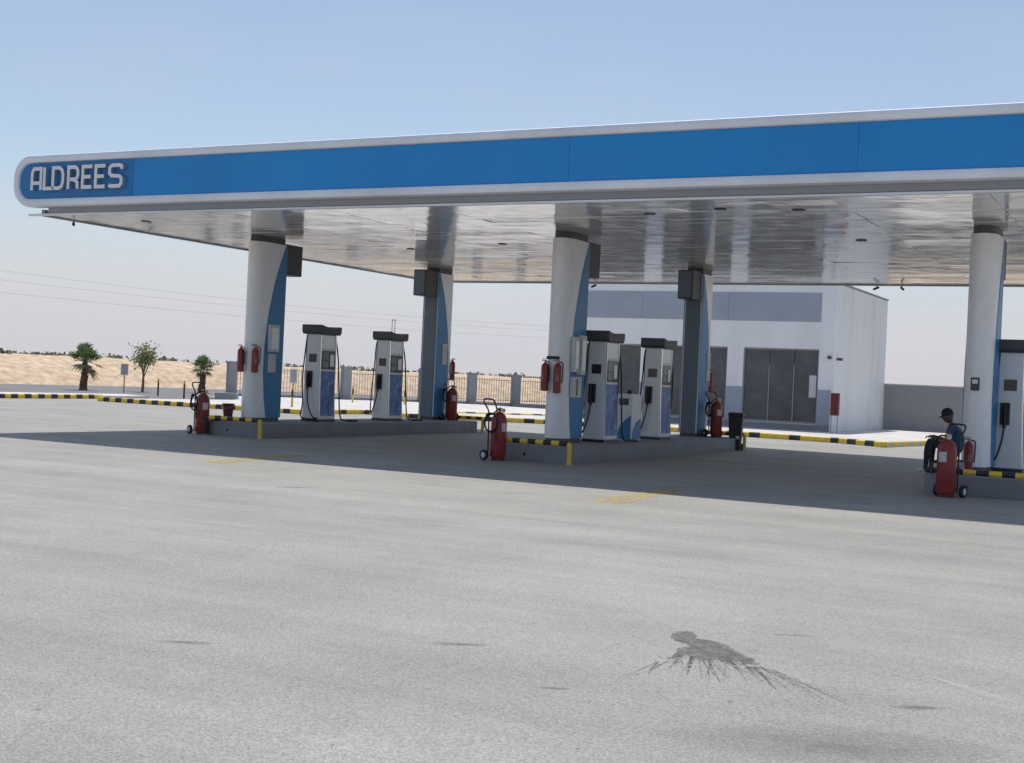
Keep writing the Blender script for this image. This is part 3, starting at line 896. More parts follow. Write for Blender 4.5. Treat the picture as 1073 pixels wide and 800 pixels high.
trolley('wheeled red extinguisher with black hose coil standing left of the left island', (-0.54,-1.50,0), 1.15)
trolley('wheeled red extinguisher standing at the front left corner of the middle island', (8.46,-2.58,0), 1.30)
trolley('wheeled red extinguisher standing in front of the seated person', (17.62,-2.92,0), -0.32)
trolley('wheeled red extinguisher behind the left rear column', (0.66,8.80,0.35), 0.9)
trolley('wheeled red extinguisher between the middle rear column and the black bin', (9.38,8.78,0.35), 0.9)

# ================================================================== DISPENSERS
def dispenser(loc, lab, mast=False, hoses=0):
    root = thing('fuel_dispenser', lab, 'fuel dispenser', loc, random.uniform(-0.015, 0.015), 'fuel dispensers on the islands')
    MB().frustum(-0.29, 0.29, -0.40, 0.40, 0.0, -0.28, 0.28, -0.39, 0.39, 0.06).build('base', 'black', root)
    b = MB()
    prof = [(0.06, 0.28, 0.385), (0.55, 0.255, 0.375), (1.15, 0.238, 0.37), (2.36, 0.23, 0.365)]
    for z, hx, hy in prof:
        b.v += [(-hx,-hy,z),(hx,-hy,z),(hx,hy,z),(-hx,hy,z)]
    for i in range(len(prof)-1):
        for k in range(4):
            b.f.append((4*i+k, 4*i+(k+1) % 4, 4*i+4+(k+1) % 4, 4*i+4+k))
    b.f += [(3,2,1,0), tuple(4*(len(prof)-1)+k for k in range(4))]
    body = b.build('body', 'disp_white', root, bevel=0.02)
    # swooping charcoal top
    n = 12; c = MB()
    top = []
    for i in range(n+1):
        t = i/n; y = -0.47+0.94*t
        top.append((y, 2.60-0.055*math.sin(PI*t)+0.012*math.cos(3*t)))
    bot = [(0.50, 2.355), (-0.50, 2.355)]
    c.prism([(p[0], p[1]) for p in top][::-1]+[(-0.47, 2.42), (-0.41, 2.352), (0.41, 2.352), (0.47, 2.42)], -0.33, 0.33, axis='x')
    c.build('top_cap', 'cap_grey', root, bevel=0.018)
    for s in (-1, 1):
        def face(name, y0, y1, z0, z1, m, out=0.012, par=root, bev=0.004):
            # panel that follows the sloped side wall
            def hx(z):
                for (za, xa, _), (zb, xb, _) in zip(prof[:-1], prof[1:]):
                    if za <= z <= zb: return xa+(xb-xa)*(z-za)/(zb-za)
                return prof[-1][1]
            zs = sorted(set([z0, z1]+[p[0] for p in prof if z0 < p[0] < z1]))
            q = MB()
            for z in zs:
                x = hx(z)
                q.v += [(s*(x-0.01), y0, z), (s*(x-0.01), y1, z), (s*(x+out), y1, z), (s*(x+out), y0, z)]
            for i in range(len(zs)-1):
                for k in range(4):
                    q.f.append((4*i+k, 4*i+(k+1) % 4, 4*i+4+(k+1) % 4, 4*i+4+k))
            q.f += [(3,2,1,0), tuple(4*(len(zs)-1)+k for k in range(4))]
            return q.build(name, m, par)
        face('sign_panel', -0.30, 0.30, 1.98, 2.33, 'disp_steel', 0.008)
        dp = face('display_panel', -0.31, 0.31, 1.42, 1.92, 'screen', 0.014)
        face('price_display', -0.26, 0.0, 1.68, 1.86, 'lcd', 0.018, dp)
        face('volume_display', -0.26, 0.0, 1.47, 1.63, 'lcd', 0.018, dp)
        face('keypad', 0.08, 0.26, 1.50, 1.82, 'disp_steel', 0.020, dp)
        face('graphic_panel', -0.31, 0.31, 0.16, 1.36, 'graphic', 0.010)
        face('edge_strip', -0.355, -0.33, 0.12, 2.33, 'chrome', 0.016)
        face('edge_strip', 0.33, 0.355, 0.12, 2.33, 'chrome', 0.016)
    # front end: card window and nozzle in its boot
    MB().box(-0.12, 0.12, -0.385, -0.355, 1.60, 1.82).build('card_window', 'screen', root, bevel=0.006)
    bt = MB().box(-0.17, 0.01, -0.420, -0.355, 0.92, 1.36).build('nozzle_boot', 'black', root, bevel=0.012)
    nz = MB()
    nz.tube([(-0.08,-0.440,1.30),(-0.08,-0.455,1.05),(-0.08,-0.450,0.86)], [0.030, 0.038, 0.030], 10)
    nz.tube([(-0.08,-0.480,1.24),(-0.08,-0.510,1.10),(-0.08,-0.470,0.95)], 0.012, 8)
    nz.build('nozzle', 'rubber', root, smooth=True)
    H = [(-0.08,-0.450,0.87),(-0.12,-0.480,0.55),(-0.24,-0.520,0.22),(-0.29,-0.440,0.9),(-0.265,-0.390,1.6),(-0.24,-0.390,2.1),(-0.22,-0.360,2.34)]
    if hoses == 0:
        H = [(-0.08,-0.450,0.87),(0.00,-0.500,0.45),(0.17,-0.520,0.14),(0.30,-0.500,0.10),(0.10,-0.480,0.07),(-0.22,-0.500,0.12),(-0.20,-0.470,0.5),(-0.275,-0.420,1.1),(-0.262,-0.390,1.7),(-0.22,-0.360,2.34)]
    MB().tube(catmull(H, 8), 0.018, 8).build('hose', 'rubber', root, smooth=True)
    # rear hose hanging to the floor
    H2 = [(0.20,0.37,2.3),(0.28,0.42,1.7),(0.31,0.48,0.8),(0.34,0.54,0.15),(0.40,0.72,0.03),(0.45,1.10,0.022),(0.38,1.35,0.03),(0.32,0.95,0.04)] if hoses != 2 else [(0.2,0.37,2.3),(0.26,0.41,1.6),(0.25,0.41,0.8)]
    MB().tube(catmull(H2, 8), 0.02, 8).build('hose', 'rubber', root, smooth=True)
    if mast:
        MB().box(-0.05, -0.035, 0.10, 0.115, 2.55, 2.98).box(0.05, 0.065, 0.10, 0.115, 2.55, 2.98).box(-0.05, 0.065, 0.10, 0.115, 2.96, 2.985).build('sign_frame', 'steel', root)
    return root
DX = 0.40
dispenser((0.33,2.18,0.352), 'white and blue fuel dispenser beside the left front column', hoses=0)
dispenser((0.33,5.60,0.352), 'white and blue fuel dispenser with a small metal frame on its top', True, hoses=1)
dispenser((9.02,1.45,0.352), 'white and blue fuel dispenser nearest the middle front column', hoses=1)
dispenser((9.02,5.0,0.352), 'white and blue fuel dispenser nearest the middle rear column', hoses=2)
dispenser((18.22,0.85,0.352), 'fuel dispenser cut by the right edge of the picture', hoses=1)

# low white and blue service unit between the two middle dispensers
su = thing('service_unit', 'low white and blue service cabinet between the two middle dispensers', 'cabinet', (9.08,3.0,0.352))
MB().frustum(-0.22, 0.22, -0.30, 0.30, 0, -0.20, 0.20, -0.27, 0.27, 1.15).build('cabinet', 'disp_white', su, bevel=0.02)
MB().box(-0.14, 0.10, -0.305, -0.262, 0.88, 1.04).build('gauge_window', 'screen', su, bevel=0.006)
MB().add([(0.226,-0.27,0.05),(0.226,0.27,0.05),(0.216,0.27,0.55),(0.216,0.02,0.48),(0.220,-0.18,0.28),(0.235,-0.27,0.05),(0.235,0.27,0.05),(0.226,0.27,0.55),(0.226,0.02,0.48),(0.230,-0.18,0.28)],
         [(5,6,7,8,9),(4,3,2,1,0),(0,1,6,5),(1,2,7,6),(2,3,8,7),(3,4,9,8),(4,0,5,9)]).build('blue_swoosh', 'col_blue', su)
MB().prism([(-0.19,0.04),(0.19,0.04),(0.19,0.62),(0.05,0.52),(-0.10,0.33)], -0.318, -0.30, axis='y').build('blue_swoosh', 'col_blue', su)
MB().lathe([(0.05,0),(0.06,0.05),(0.03,0.10)], 12, h0=1.15).build('knob', 'black', su, smooth=True)

# ================================================================== SMALL THINGS ON THE ISLANDS
def bucket(loc):
    root = thing('bucket', 'faded maroon waste bucket on the left island beside the column', 'bucket', loc)
    MB().lathe([(0.10,0.0),(0.145,0.40),(0.158,0.40),(0.158,0.43),(0.138,0.43),(0.095,0.03),(0.01,0.03)], 20).build('pail', 'red_dark', root, smooth=True)
    MB().tube(catmull([(-0.155,0,0.40),(-0.13,-0.10,0.33),(0,-0.16,0.30),(0.13,-0.10,0.33),(0.155,0,0.40)], 6), 0.006, 6).build('handle', 'steel', root)
bucket((-0.38,-0.72,0.352))
hc = MB()
pts = [(0.20*math.cos(a*0.5)*(1+0.05*math.sin(a)), 0.24*math.sin(a*0.5), 0.03+0.028*(a//12.5)+0.008*math.sin(a*1.7)) for a in range(0, 40)]
hc.tube(catmull(pts, 3), 0.028, 7)
tag(hc.build('coiled_hose', 'rubber', smooth=True, loc=(-0.36,-1.08,0.352)), 'black coiled hose lying on the left island behind the wheeled extinguisher', 'hose')
def wheelie(loc):
    root = thing('waste_bin', 'tall black waste bin at the rear end of the middle island', 'bin', loc, 0.2)
    MB().frustum(-0.15, 0.15, -0.18, 0.18, 0.05, -0.20, 0.20, -0.23, 0.23, 0.98).build('tub', 'bin', root, bevel=0.02)
    MB().frustum(-0.23, 0.23, -0.26, 0.26, 0.982, -0.19, 0.19, -0.22, 0.22, 1.08).build('lid', 'bin', root, bevel=0.02)
    MB().tube([(-0.18,0.27,0.96),(0.18,0.27,0.96)], 0.018, 8).build('handle', 'black', root)
    for s in (-1, 1):
        MB().lathe([(0.10,-0.025),(0.10,0.025)], 18, c=(0.17, 0.10), axis='x', h0=s*0.17).build('wheel', 'rubber', root)
    MB().box(0.03, 0.13, -0.212, -0.195, 0.33, 0.42).build('label_sheet', 'sticker', root)
    for s in (-1, 1):
        MB().box(s*0.11-0.03, s*0.11+0.03, -0.16, -0.10, 0.0, 0.06).build('foot', 'black', root)
wheelie((9.86,9.12,0))

# ================================================================== PERSON on a low stool on the right island
st = thing('stool', 'low dark stool under the seated person, mostly hidden by the extinguisher', 'stool', (17.63,-1.75,0.351))
MB().lathe([(0.15,0),(0.16,0.015),(0.155,0.03),(0.02,0.034)], 20, h0=0.235).build('seat', 'bin', st, smooth=True)
for a in range(4):
    t = PI/4+a*PI/2
    MB().tube([(0.14*math.cos(t),0.14*math.sin(t),0.0),(0.11*math.cos(t),0.11*math.sin(t),0.238)], 0.015, 8).build('leg', 'steel', st)

def person():
    root = thing('person', 'person in a dark cap, blue shirt and navy trousers sitting on the right island', 'person', (17.63,-1.75,0.351))
    J = {}; E_ = []
    # local frame: faces -X; left side is -Y
    def j(n, x, y, z, rx, ry=None): J[n] = (Vector((x, y, z)), rx, ry or rx)
    j('pelvis', 0.02, 0, 0.375, 0.135, 0.165)
    j('waist', -0.01, 0, 0.53, 0.11, 0.145)
    j('chest', -0.06, 0, 0.70, 0.12, 0.17)
    j('upper', -0.10, 0, 0.82, 0.095, 0.15)
    j('neck', -0.135, 0, 0.905, 0.055, 0.055)
    j('throat', -0.165, 0, 0.97, 0.052, 0.052)
    E_ += [('pelvis','waist'),('waist','chest'),('chest','upper'),('upper','neck'),('neck','throat')]
    for s, k in ((-1, 'L'), (1, 'R')):
        yy = s*0.0
        j('hip'+k, -0.06, s*0.095, 0.37, 0.098)
        j('mid'+k, -0.29, s*0.125, 0.51, 0.085)
        j('knee'+k, -0.50+(0.04 if s > 0 else 0), s*0.15, 0.615, 0.066)
        j('calf'+k, -0.535+(0.04 if s > 0 else 0), s*0.15, 0.40, 0.062)
        j('ank'+k, -0.545+(0.05 if s > 0 else 0), s*0.15, 0.095, 0.040)
        E_ += [('pelvis','hip'+k),('hip'+k,'mid'+k),('mid'+k,'knee'+k),('knee'+k,'calf'+k),('calf'+k,'ank'+k)]
        j('foot'+k, -0.60+(0.05 if s > 0 else 0), s*0.155, 0.048, 0.042)
        j('toe'+k, -0.73+(0.05 if s > 0 else 0), s*0.165, 0.034, 0.030)
        E_ += [('ank'+k,'foot'+k),('foot'+k,'toe'+k)]
        j('sho'+k, -0.10, s*0.185, 0.835, 0.072)
        j('elb'+k, -0.19, s*0.245, 0.60, 0.046)
        j('fore'+k, -0.30, s*0.215, 0.62, 0.040)
        j('wri'+k, -0.42, s*0.165, 0.665, 0.027)
        j('palm'+k, -0.49, s*0.150, 0.675, 0.032)
        E_ += [('upper','sho'+k),('sho'+k,'elb'+k),('elb'+k,'fore'+k),('fore'+k,'wri'+k),('wri'+k,'palm'+k)]
        for q in range(4):
            oy = s*(0.150+(q-1.5)*0.019)
            ln = (0.062, 0.074, 0.070, 0.055)[q]
            j('fa%d%s' % (q, k), -0.515, oy, 0.682, 0.0095)
            j('fb%d%s' % (q, k), -0.515-ln*0.55, oy, 0.672, 0.009)
            j('fc%d%s' % (q, k), -0.515-ln*0.80, oy, 0.672-ln*0.5, 0.008)
            E_ += [('palm'+k,'fa%d%s' % (q, k)),('fa%d%s' % (q, k),'fb%d%s' % (q, k)),('fb%d%s' % (q, k),'fc%d%s' % (q, k))]
        j('ta'+k, -0.475, s*0.112, 0.690, 0.011)
        j('tb'+k, -0.515, s*0.098, 0.690, 0.010)
        E_ += [('palm'+k,'ta'+k),('ta'+k,'tb'+k)]
    names = list(J)
    idx = {n: i for i, n in enumerate(names)}
    me = bpy.data.meshes.new('body')
    me.from_pydata([J[n][0] for n in names], [(idx[a], idx[b]) for a, b in E_], [])
    ob = bpy.data.objects.new('body_tmp', me); C.objects.link(ob)
    ob.modifiers.new('skin', 'SKIN')
    sm = ob.modifiers.new('sub', 'SUBSURF'); sm.levels = 2; sm.render_levels = 2
    for i, n in enumerate(names):
        sv = me.skin_vertices[0].data[i]
        sv.radius = (J[n][1], J[n][2]); sv.use_root = (n == 'pelvis')
    bpy.context.view_layer.update()
    dg = bpy.context.evaluated_depsgraph_get()
    nm = bpy.data.meshes.new_from_object(ob.evaluated_get(dg))
    bpy.data.objects.remove(ob)
    for mm in ('trouser', 'shirt', 'skin', 'shoe'): nm.materials.append(M[mm])
    kind = {}
    for n in names:
        if n.startswith(('hip','mid','knee','calf','pelvis')): kind[n] = 0
        elif n.startswith(('waist','chest','upper','sho')): kind[n] = 1
        elif n.startswith(('foot','toe')): kind[n] = 3
        else: kind[n] = 2
    kind['ankL'] = kind['ankR'] = 0
    for p in nm.polygons:
        c = p.center
        best, bk = 9, 0
        for a, b in E_:
            A, B = J[a][0], J[b][0]
            ab = B-A
            t = max(0, min(1, (Vector(c)-A).dot(ab)/ab.length_squared))
            dd = (Vector(c)-A-ab*t).length - (J[a][1]*(1-t)+J[b][1]*t)*0.6
            if dd < best:
                best = dd; bk = kind[a] if t < 0.55 else kind[b]
        p.material_index = bk
        p.use_smooth = True
    # head, joined to the same mesh: skull, jaw, nose, ears, eyes hollows
    bm = bmesh.new(); bm.from_mesh(nm)
    hc_ = Vector((-0.215, 0, 1.055))
    res = bmesh.ops.create_uvsphere(bm, u_segments=24, v_segments=18, radius=1.0)
    for v in res['verts']:
        p = v.co
        x, y, z = p.x, p.y, p.z                      # -x is the face
        sx, sy, sz = 0.098, 0.076, 0.125
        if z < 0:                                     # narrower jaw, flatter face
            sy *= 1+0.28*z; sx *= 1+0.12*z
        q = Vector((x*sx, y*sy, z*sz))
        if x < -0.6 and abs(y) < 0.22 and -0.30 < z < 0.12:
            q.x -= 0.022*(1-abs(y)/0.22)*(1-abs(z+0.14)/0.26)
        if x < -0.6 and 0.2 < abs(y) < 0.55 and 0.02 < z < 0.25: q.x += 0.010
        if x < -0.5 and abs(y) < 0.4 and -0.62 < z < -0.42: q.x -= 0.006
        v.co = q
    fs = set(f for v in res['verts'] for f in v.link_faces)
    for f in fs: f.material_index = 2; f.smooth = True
    for s in (-1, 1):
        e = bmesh.ops.create_uvsphere(bm, u_segments=10, v_segments=8, radius=1.0)
        for v in e['verts']: v.co = Vector((v.co.x*0.022+0.008, v.co.y*0.010+s*0.075, v.co.z*0.033-0.012))
        for f in set(f for v in e['verts'] for f in v.link_faces): f.material_index = 2; f.smooth = True
        res['verts'] += e['verts']
    rotm = Matrix.Rotation(R(-14), 4, 'Y')
    for v in res['verts']: v.co = rotm @ v.co + hc_
    bm.to_mesh(nm); bm.free()
    nm.name = 'body'
    link('body', nm, root)
    # cap: crown and peak
    cp = MB()
    prof = [(0.107, -0.005), (0.110, 0.03), (0.104, 0.075), (0.080, 0.115), (0.045, 0.138), (0.008, 0.144)]
    cp.lathe(prof, 22)
    cp.v = [(p[0]*1.0, p[1]*0.80, p[2]) for p in cp.v]
    o = len(cp.v); n = 9
    for lay in (0.0, 0.008):
        for i in range(n+1):
            a = PI/2+PI*(0.12+0.76*i/n)
            cp.v.append((0.10*math.cos(a), 0.080*math.sin(a), 0.008+lay))
        for i in range(n+1):
            a = PI/2+PI*(0.12+0.76*i/n)
            cp.v.append((0.10*math.cos(a)-0.085*abs(math.cos(a))**0.8, 0.078*math.sin(a), -0.012+lay))
    m_ = 2*(n+1)
    for i in range(n):
        cp.f += [(o+i, o+i+1, o+n+1+i+1, o+n+1+i), (o+m_+i, o+m_+n+1+i, o+m_+n+1+i+1, o+m_+i+1), (o+n+1+i, o+n+1+i+1, o+m_+n+1+i+1, o+m_+n+1+i)]
    c = cp.build('cap', 'cap', root, smooth=True)
    c.matrix_local = Matrix.Translation(hc_+Vector((-0.002, 0, 0.02))) @ rotm
person()

# ================================================================== BUILDING
bl = thing('shop_building', 'white shop block with slate blue bands and dark glazed bays behind the middle island', 'building', (0,28.5,0))
BX0, BX1, BD, BH = -5.2, 7.75, 10.3, 6.47
bays = [(-4.45,-1.02), (-0.22,3.07), (3.80,7.13)]
ZB0, ZB1 = 0.42, 3.62
T = 0.30
w = MB()
w.box(BX0, BX1, 0, T, ZB1, BH)                       # above the bays
w.box(BX0, BX1, -0.006, T, 0.0, ZB0)                 # plinth below
edges = [BX0]+[v for b_ in bays for v in b_]+[BX1]
for k in range(0, len(edges), 2):
    w.box(edges[k], edges[k+1], 0, T, ZB0, ZB1)
w.build('front_wall', 'plaster', bl)
MB().box(BX0, BX1-0.004, T, BD, 0, 0.10).build('floor_slab', 'inside', bl)
MB().box(BX1-0.25, BX1, T, BD, 0, BH-0.02).build('side_wall', 'cladding', bl)
MB().box(BX0, BX0+0.25, T, BD, 0, BH-0.02).build('side_wall', 'cladding', bl)
MB().box(BX0+0.25, BX1-0.25, BD-0.25, BD, 0, BH-0.02).build('rear_wall', 'cladding', bl)
MB().box(BX0+0.25, BX1-0.25, T, BD-0.25, BH-0.6, BH-0.45).build('roof', 'roof', bl)
cpg = MB().box(BX0-0.05, BX1+0.05, -0.05, T+0.03, BH, BH+0.07).box(BX1-0.28, BX1+0.05, T+0.03, BD+0.05, BH, BH+0.06).box(BX0-0.05, BX0+0.28, T+0.03, BD+0.05, BH, BH+0.06).build('coping', 'grey_trim', bl)
MB().box(BX1-0.05, BX1+0.06, -0.045, 0.04, 0.0, BH-0.01).build('corner_trim', 'plaster', bl)
# slate band panels above the bays, each a separate sheet
bx = [BX0+0.02, -1.05, 3.05, 7.15]
for a, b_ in zip(bx[:-1], bx[1:]):
    MB().box(a+0.004, b_-0.004, -0.03, 0.004, 4.78, 6.02).build('band_panel', 'slate', bl, bevel=0.006)
# slate dado on the piers
for k in range(0, len(edges), 2):
    a, b_ = edges[k], edges[k+1]
    MB().box(a-0.004, b_+(0.004 if k < len(edges)-2 else 0.0), -0.016, 0.02, ZB0+0.002, 1.90).build('dado', 'slate', bl)
MB().box(BX0, BX1-0.06, -0.022, -0.007, 0.13, ZB0-0.004).build('plinth_face', 'wall_grey', bl)
for bi, (a, b_) in enumerate(bays):
    fr = MB()
    fr.box(a, a+0.06, 0.10, 0.20, ZB0, ZB1).box(b_-0.06, b_, 0.10, 0.20, ZB0, ZB1)
    fr.box(a+0.06, b_-0.06, 0.10, 0.20, ZB0, ZB0+0.07).box(a+0.06, b_-0.06, 0.10, 0.20, ZB1-0.07, ZB1)
    win = fr.build('window', 'mullion', bl)
    wd = (b_-a-0.12)
    cuts = [a+0.06+wd*t for t in (0, 0.34, 0.68, 1.0)]
    for c0, c1 in zip(cuts[:-1], cuts[1:]):
        MB().box(c0+0.012, c1-0.012, 0.14, 0.152, ZB0+0.07, ZB1-0.07).build('pane', 'glass', win)
    for c in cuts[1:-1]:
        MB().box(c-0.022, c+0.022, 0.11, 0.18, ZB0+0.07, ZB1-0.07-(0.62 if bi == 2 else 0)).build('mullion', 'mullion', win)
    MB().box(a-0.03, b_+0.03, -0.05, 0.0995, ZB0-0.05, ZB0-0.003).build('sill', 'kerb_w', win)
MB().box(6.72, 7.02, 0.128, 0.139, 1.55, 2.50).build('notice', 'plate', bl)
fl = MB().box(7.52, 7.66, -0.16, -0.02, 3.22, 3.34).tube([(7.59,0.0,3.28),(7.59,-0.06,3.28)], 0.02, 8).build('wall_lamp', 'cap_grey', bl)
fl2 = MB().box(BX1+0.05, BX1+0.24, 0.45, 0.62, 3.18, 3.30).tube([(BX1-0.01,0.53,3.24),(BX1+0.07,0.53,3.24)], 0.02, 8).build('wall_lamp', 'cap_grey', bl)

# red hose cabinet on two legs by the building corner
rc = thing('hose_cabinet', 'red fire hose cabinet on two thin legs by the right corner of the white building', 'cabinet', (8.08,27.75,0.13))
MB().box(-0.17, 0.17, -0.11, 0.11, 0.72, 1.66).build('case', 'red', rc, bevel=0.015)
MB().box(-0.13, 0.13, -0.122, -0.111, 0.77, 1.61).build('door', 'red_dark', rc)
for s in (-1, 1):
    MB().tube([(s*0.13,0,0),(s*0.13,0,0.73)], 0.02, 8).build('leg', 'steel', rc)
# boundary wall to the right of the building
bw = thing('boundary_wall', 'plain grey boundary wall running right from the back of the white building', 'wall', (7.7,38.85,0))
MB().box(0.0, 24, 0, 0.2, -0.02, 2.33).build('wall', 'wall_grey', bw)
MB().box(-0.02, 24.02, -0.03, 0.23, 2.33, 2.39).build('coping', 'kerb_w', bw)

# ================================================================== FENCE, SIGNS, BOLLARDS
fn = thing('bar_fence', 'pale vertical bar fence with grey rendered pillars before the sand bank', 'fence')
fp = [(-26.75,31.11),(-22.92,36.80),(-20.13,40.93),(-18.29,43.67),(-16.56,46.23),(-14.81,48.83),(-13.4,50.92)]
ang = math.atan2(fp[-1][1]-fp[0][1], fp[-1][0]-fp[0][0])
for i, p in enumerate(fp):
    b = MB().box(-0.24, 0.24, -0.24, 0.24, 0, 1.95).box(-0.29, 0.29, -0.29, 0.29, 1.951, 2.05).box(-0.30, 0.30, -0.30, 0.30, 0, 0.28)
    o = b.build('pillar', 'pillar', fn); o.location = (*p, 0); o.rotation_euler = (0, 0, ang)
bars = MB(); rails = MB()
for (a, b_), low in zip(zip(fp[:-1], fp[1:]), range(9)):
    A, B = Vector((*a, 0)), Vector((*b_, 0)); L = (B-A).length; t = (B-A)/L
    m_ = int(L/0.17)
    for k in range(2, m_-1):
        p = A+t*(L*k/m_)
        bars.tube([(p.x, p.y, 0.26), (p.x, p.y, 1.78)], 0.022, 5)
    n_ = Vector((-t.y, t.x, 0))*0.05
    for z in (0.42, 1.66):
        q0, q1 = A+t*0.24, B-t*0.24
        rails.tube([(q0.x, q0.y, z), (q1.x, q1.y, z)], 0.03, 6)
    q0, q1 = A+t*0.305, B-t*0.305
    f = MB()
    f.add([tuple(q0-n_*2), tuple(q1-n_*2), tuple(q1+n_*2), tuple(q0+n_*2)]+[tuple(p+Vector((0,0,0.25))) for p in (q0-n_*2, q1-n_*2, q1+n_*2, q0+n_*2)],
          [(0,3,2,1),(4,5,6,7),(0,1,5,4),(1,2,6,5),(2,3,7,6),(3,0,4,7)])
    f.build('base_wall', 'pillar', fn)
o = bars.build('bars', 'bar', fn); o['kind'] = 'stuff'
rails.build('rails', 'bar', fn)

def post_sign(loc, h, pw, ph, lab, rz):
    root = thing('post_sign', lab, 'sign', loc, rz, 'small signs on posts')
    MB().tube([(0,0,0),(0,0,h)], 0.03, 8).build('post', 'bark2', root)
    MB().box(-pw/2, pw/2, -0.055, -0.032, h-ph, h+0.02).build('plate', 'plate', root, bevel=0.004)
    MB().box(-pw/2+0.05, pw/2-0.05, -0.059, -0.056, h-ph+0.06, h-0.04).build('face', 'steel', root)
post_sign((-31.5,27.7,-0.004), 1.62, 0.42, 0.62, 'small grey sign on a thin post between the two left trees', 0.48)
post_sign((-13.2,18.9,0.13), 1.62, 0.34, 0.62, 'small pale sign on a thin post right of the left front column', 0.48)
broot = None
bspots = [((-27.7,26.3,-0.004),'thin dark bollard right of the bushy tree'),((-24.2,24.4,0.0),'thin dark bollard just left of the second palm'),
          ((-17.0,20.2,0.13),'yellow topped bollard just left of the left front column'),((-13.0,18.6,0.13),'yellow bollard just left of the post sign behind the left dispenser'),
          ((-18.4,31.0,0.13),'yellow bollard seen between the two left dispensers'),((-16.4,33.0,0.13),'yellow bollard seen left of the left rear column'),
          ((-12.5,31.0,0.13),'bollard seen just right of the left rear column')]
for p, lab in bspots:
    if broot is None:
        broot = thing('bollard', lab, 'bollard', p, group='thin striped bollards on the pavement')
        for z0, z1, m in ((0, 0.42, 'kerb_k'), (0.42, 0.74, 'kerb_k'), (0.74, 0.92, 'kerb_y')):
            MB().tube([(0,0,z0),(0,0,z1)], 0.045, 10).build('band', m, broot, smooth=True)
    else:
        q = dup(broot, p, label=lab)
        if 'yellow' in lab:
            for ch in [c_ for c_ in bpy.data.objects if c_.parent == q]:
                ch.data = ch.data.copy(); 
                if ch.name.startswith('band'): pass
            chs = sorted([c_ for c_ in bpy.data.objects if c_.parent == q], key=lambda c_: min(v.co.z for v in c_.data.vertices))
            chs[0].data.materials[0] = M['kerb_y']; chs[2].data.materials[0] = M['kerb_y']
# low concrete block on the pavement behind the left wheeled extinguisher
cb = MB().box(-0.55, 0.55, -0.30, 0.30, 0, 0.42).build('concrete_block', 'pillar', bevel=0.03, loc=(-21.6,24.6,0.0))
cb.rotation_euler = (0,0,0.5)
tag(cb, 'low grey concrete block on the pavement left of the left front column', 'block')

# overhead cables
for i, (z0, zm, z1) in enumerate(((9.3,7.9,10.6),(8.35,7.35,9.7),(7.25,6.5,8.8))):
    P = []
    A, B = Vector((-66,24,0)), Vector((-38,158,0))
    for k in range(41):
        t = k/40
        p = A+(B-A)*t
        z = z0*(1-t)**2+2*(2*zm-(z0+z1)/2)*t*(1-t)+z1*t*t
        P.append((p.x+i*0.3, p.y, z))
    o = MB().tube(P, 0.0065, 5).build('overhead_cable', 'cable')
    tag(o, ['highest of the three overhead cables in the sky on the left','middle one of the three overhead cables in the sky on the left','lowest of the three overhead cables in the sky on the left'][i], 'cable', 'overhead cables')

# ================================================================== TREES
def palm(loc, h, lab, seed, crown=1.0):
    rr = random.Random(seed)
    root = thing('palm_tree', lab, 'palm tree', loc, group='young fan palms beside the kerb')
    pts, rad = [], []
    for i in range(13):
        t = i/12
        pts.append((0.05*math.sin(t*3), 0.03*t, h*t)); rad.append(0.20*(1-0.45*t)+0.02*(i % 2)+(0.06 if i == 0 else 0))
    tk = MB().tube(pts, rad, 12)
    for i in range(90):                                   # old leaf boots
        t = rr.uniform(0.03, 1.0); a = rr.uniform(0, 2*PI)
        rr0 = 0.19*(1-0.45*t)
        p = Vector((0.05*math.sin(t*3)+rr0*math.cos(a), 0.03*t+rr0*math.sin(a), h*t))
        q = p+Vector((math.cos(a)*0.06, math.sin(a)*0.06, 0.14))
        tk.tube([p, q], [0.045, 0.012], 4)
    tk.build('trunk', 'bark', root, smooth=False)
    g, dry = MB(), MB()
    top = Vector((0.05*math.sin(3), 0.03, h))
    for i in range(44):
        a = i*2.399+rr.uniform(-0.2, 0.2)
        el = R(rr.uniform(15, 90) if rr.random() < 0.85 else rr.uniform(-20, 10)) if i > 1 else R(rr.uniform(-50, -25))
        b = dry if i <= 1 else g
        dr = Vector((math.cos(a)*math.cos(el), math.sin(a)*math.cos(el), math.sin(el)))
        L = rr.uniform(0.25, 0.48)*crown
        p1 = top+dr*L*0.5+Vector((0,0,0.04)); p2 = top+dr*L+Vector((0,0,-0.05*math.cos(el)))
        b.tube([top, p1, p2], [0.018, 0.014, 0.010], 4)
        side = dr.cross(Vector((0,0,1)))
        if side.length < 0.1: side = Vector((1,0,0))
        side.normalize(); nrm = side.cross(dr).normalized()
        nseg = 17
        for k in range(nseg):                             # fan of narrow leaf segments
            f = R(-82+164*k/(nseg-1)+rr.uniform(-3, 3))
            ln = rr.uniform(0.42, 0.58)*crown*(0.75+0.25*math.cos(f))
            v = (dr*math.cos(f)+side*math.sin(f)+nrm*0.10*abs(math.sin(f))).normalized()
            wv = v.cross(nrm).normalized()*0.032*crown
            m1 = p2+v*ln*0.55; tip = p2+v*ln+Vector((0,0,-0.13*crown*rr.uniform(0.3, 1.3)))
            b.add([p2-wv*0.3, p2+wv*0.3, m1+wv, m1-wv, tip+wv*0.2, tip-wv*0.2], [(0,1,2,3),(3,2,4,5)])
    g.build('crown', 'frond', root)
    o = dry.build('dry_skirt', 'frond_dry', root)
    return root
palm((-35.3,28.4,-0.004), 1.66, 'larger young fan palm at the far left behind the striped kerb', 1, 1.3)
palm((-34.1,37.1,-0.004), 1.62, 'smaller young fan palm left of the left front column', 2, 1.0)
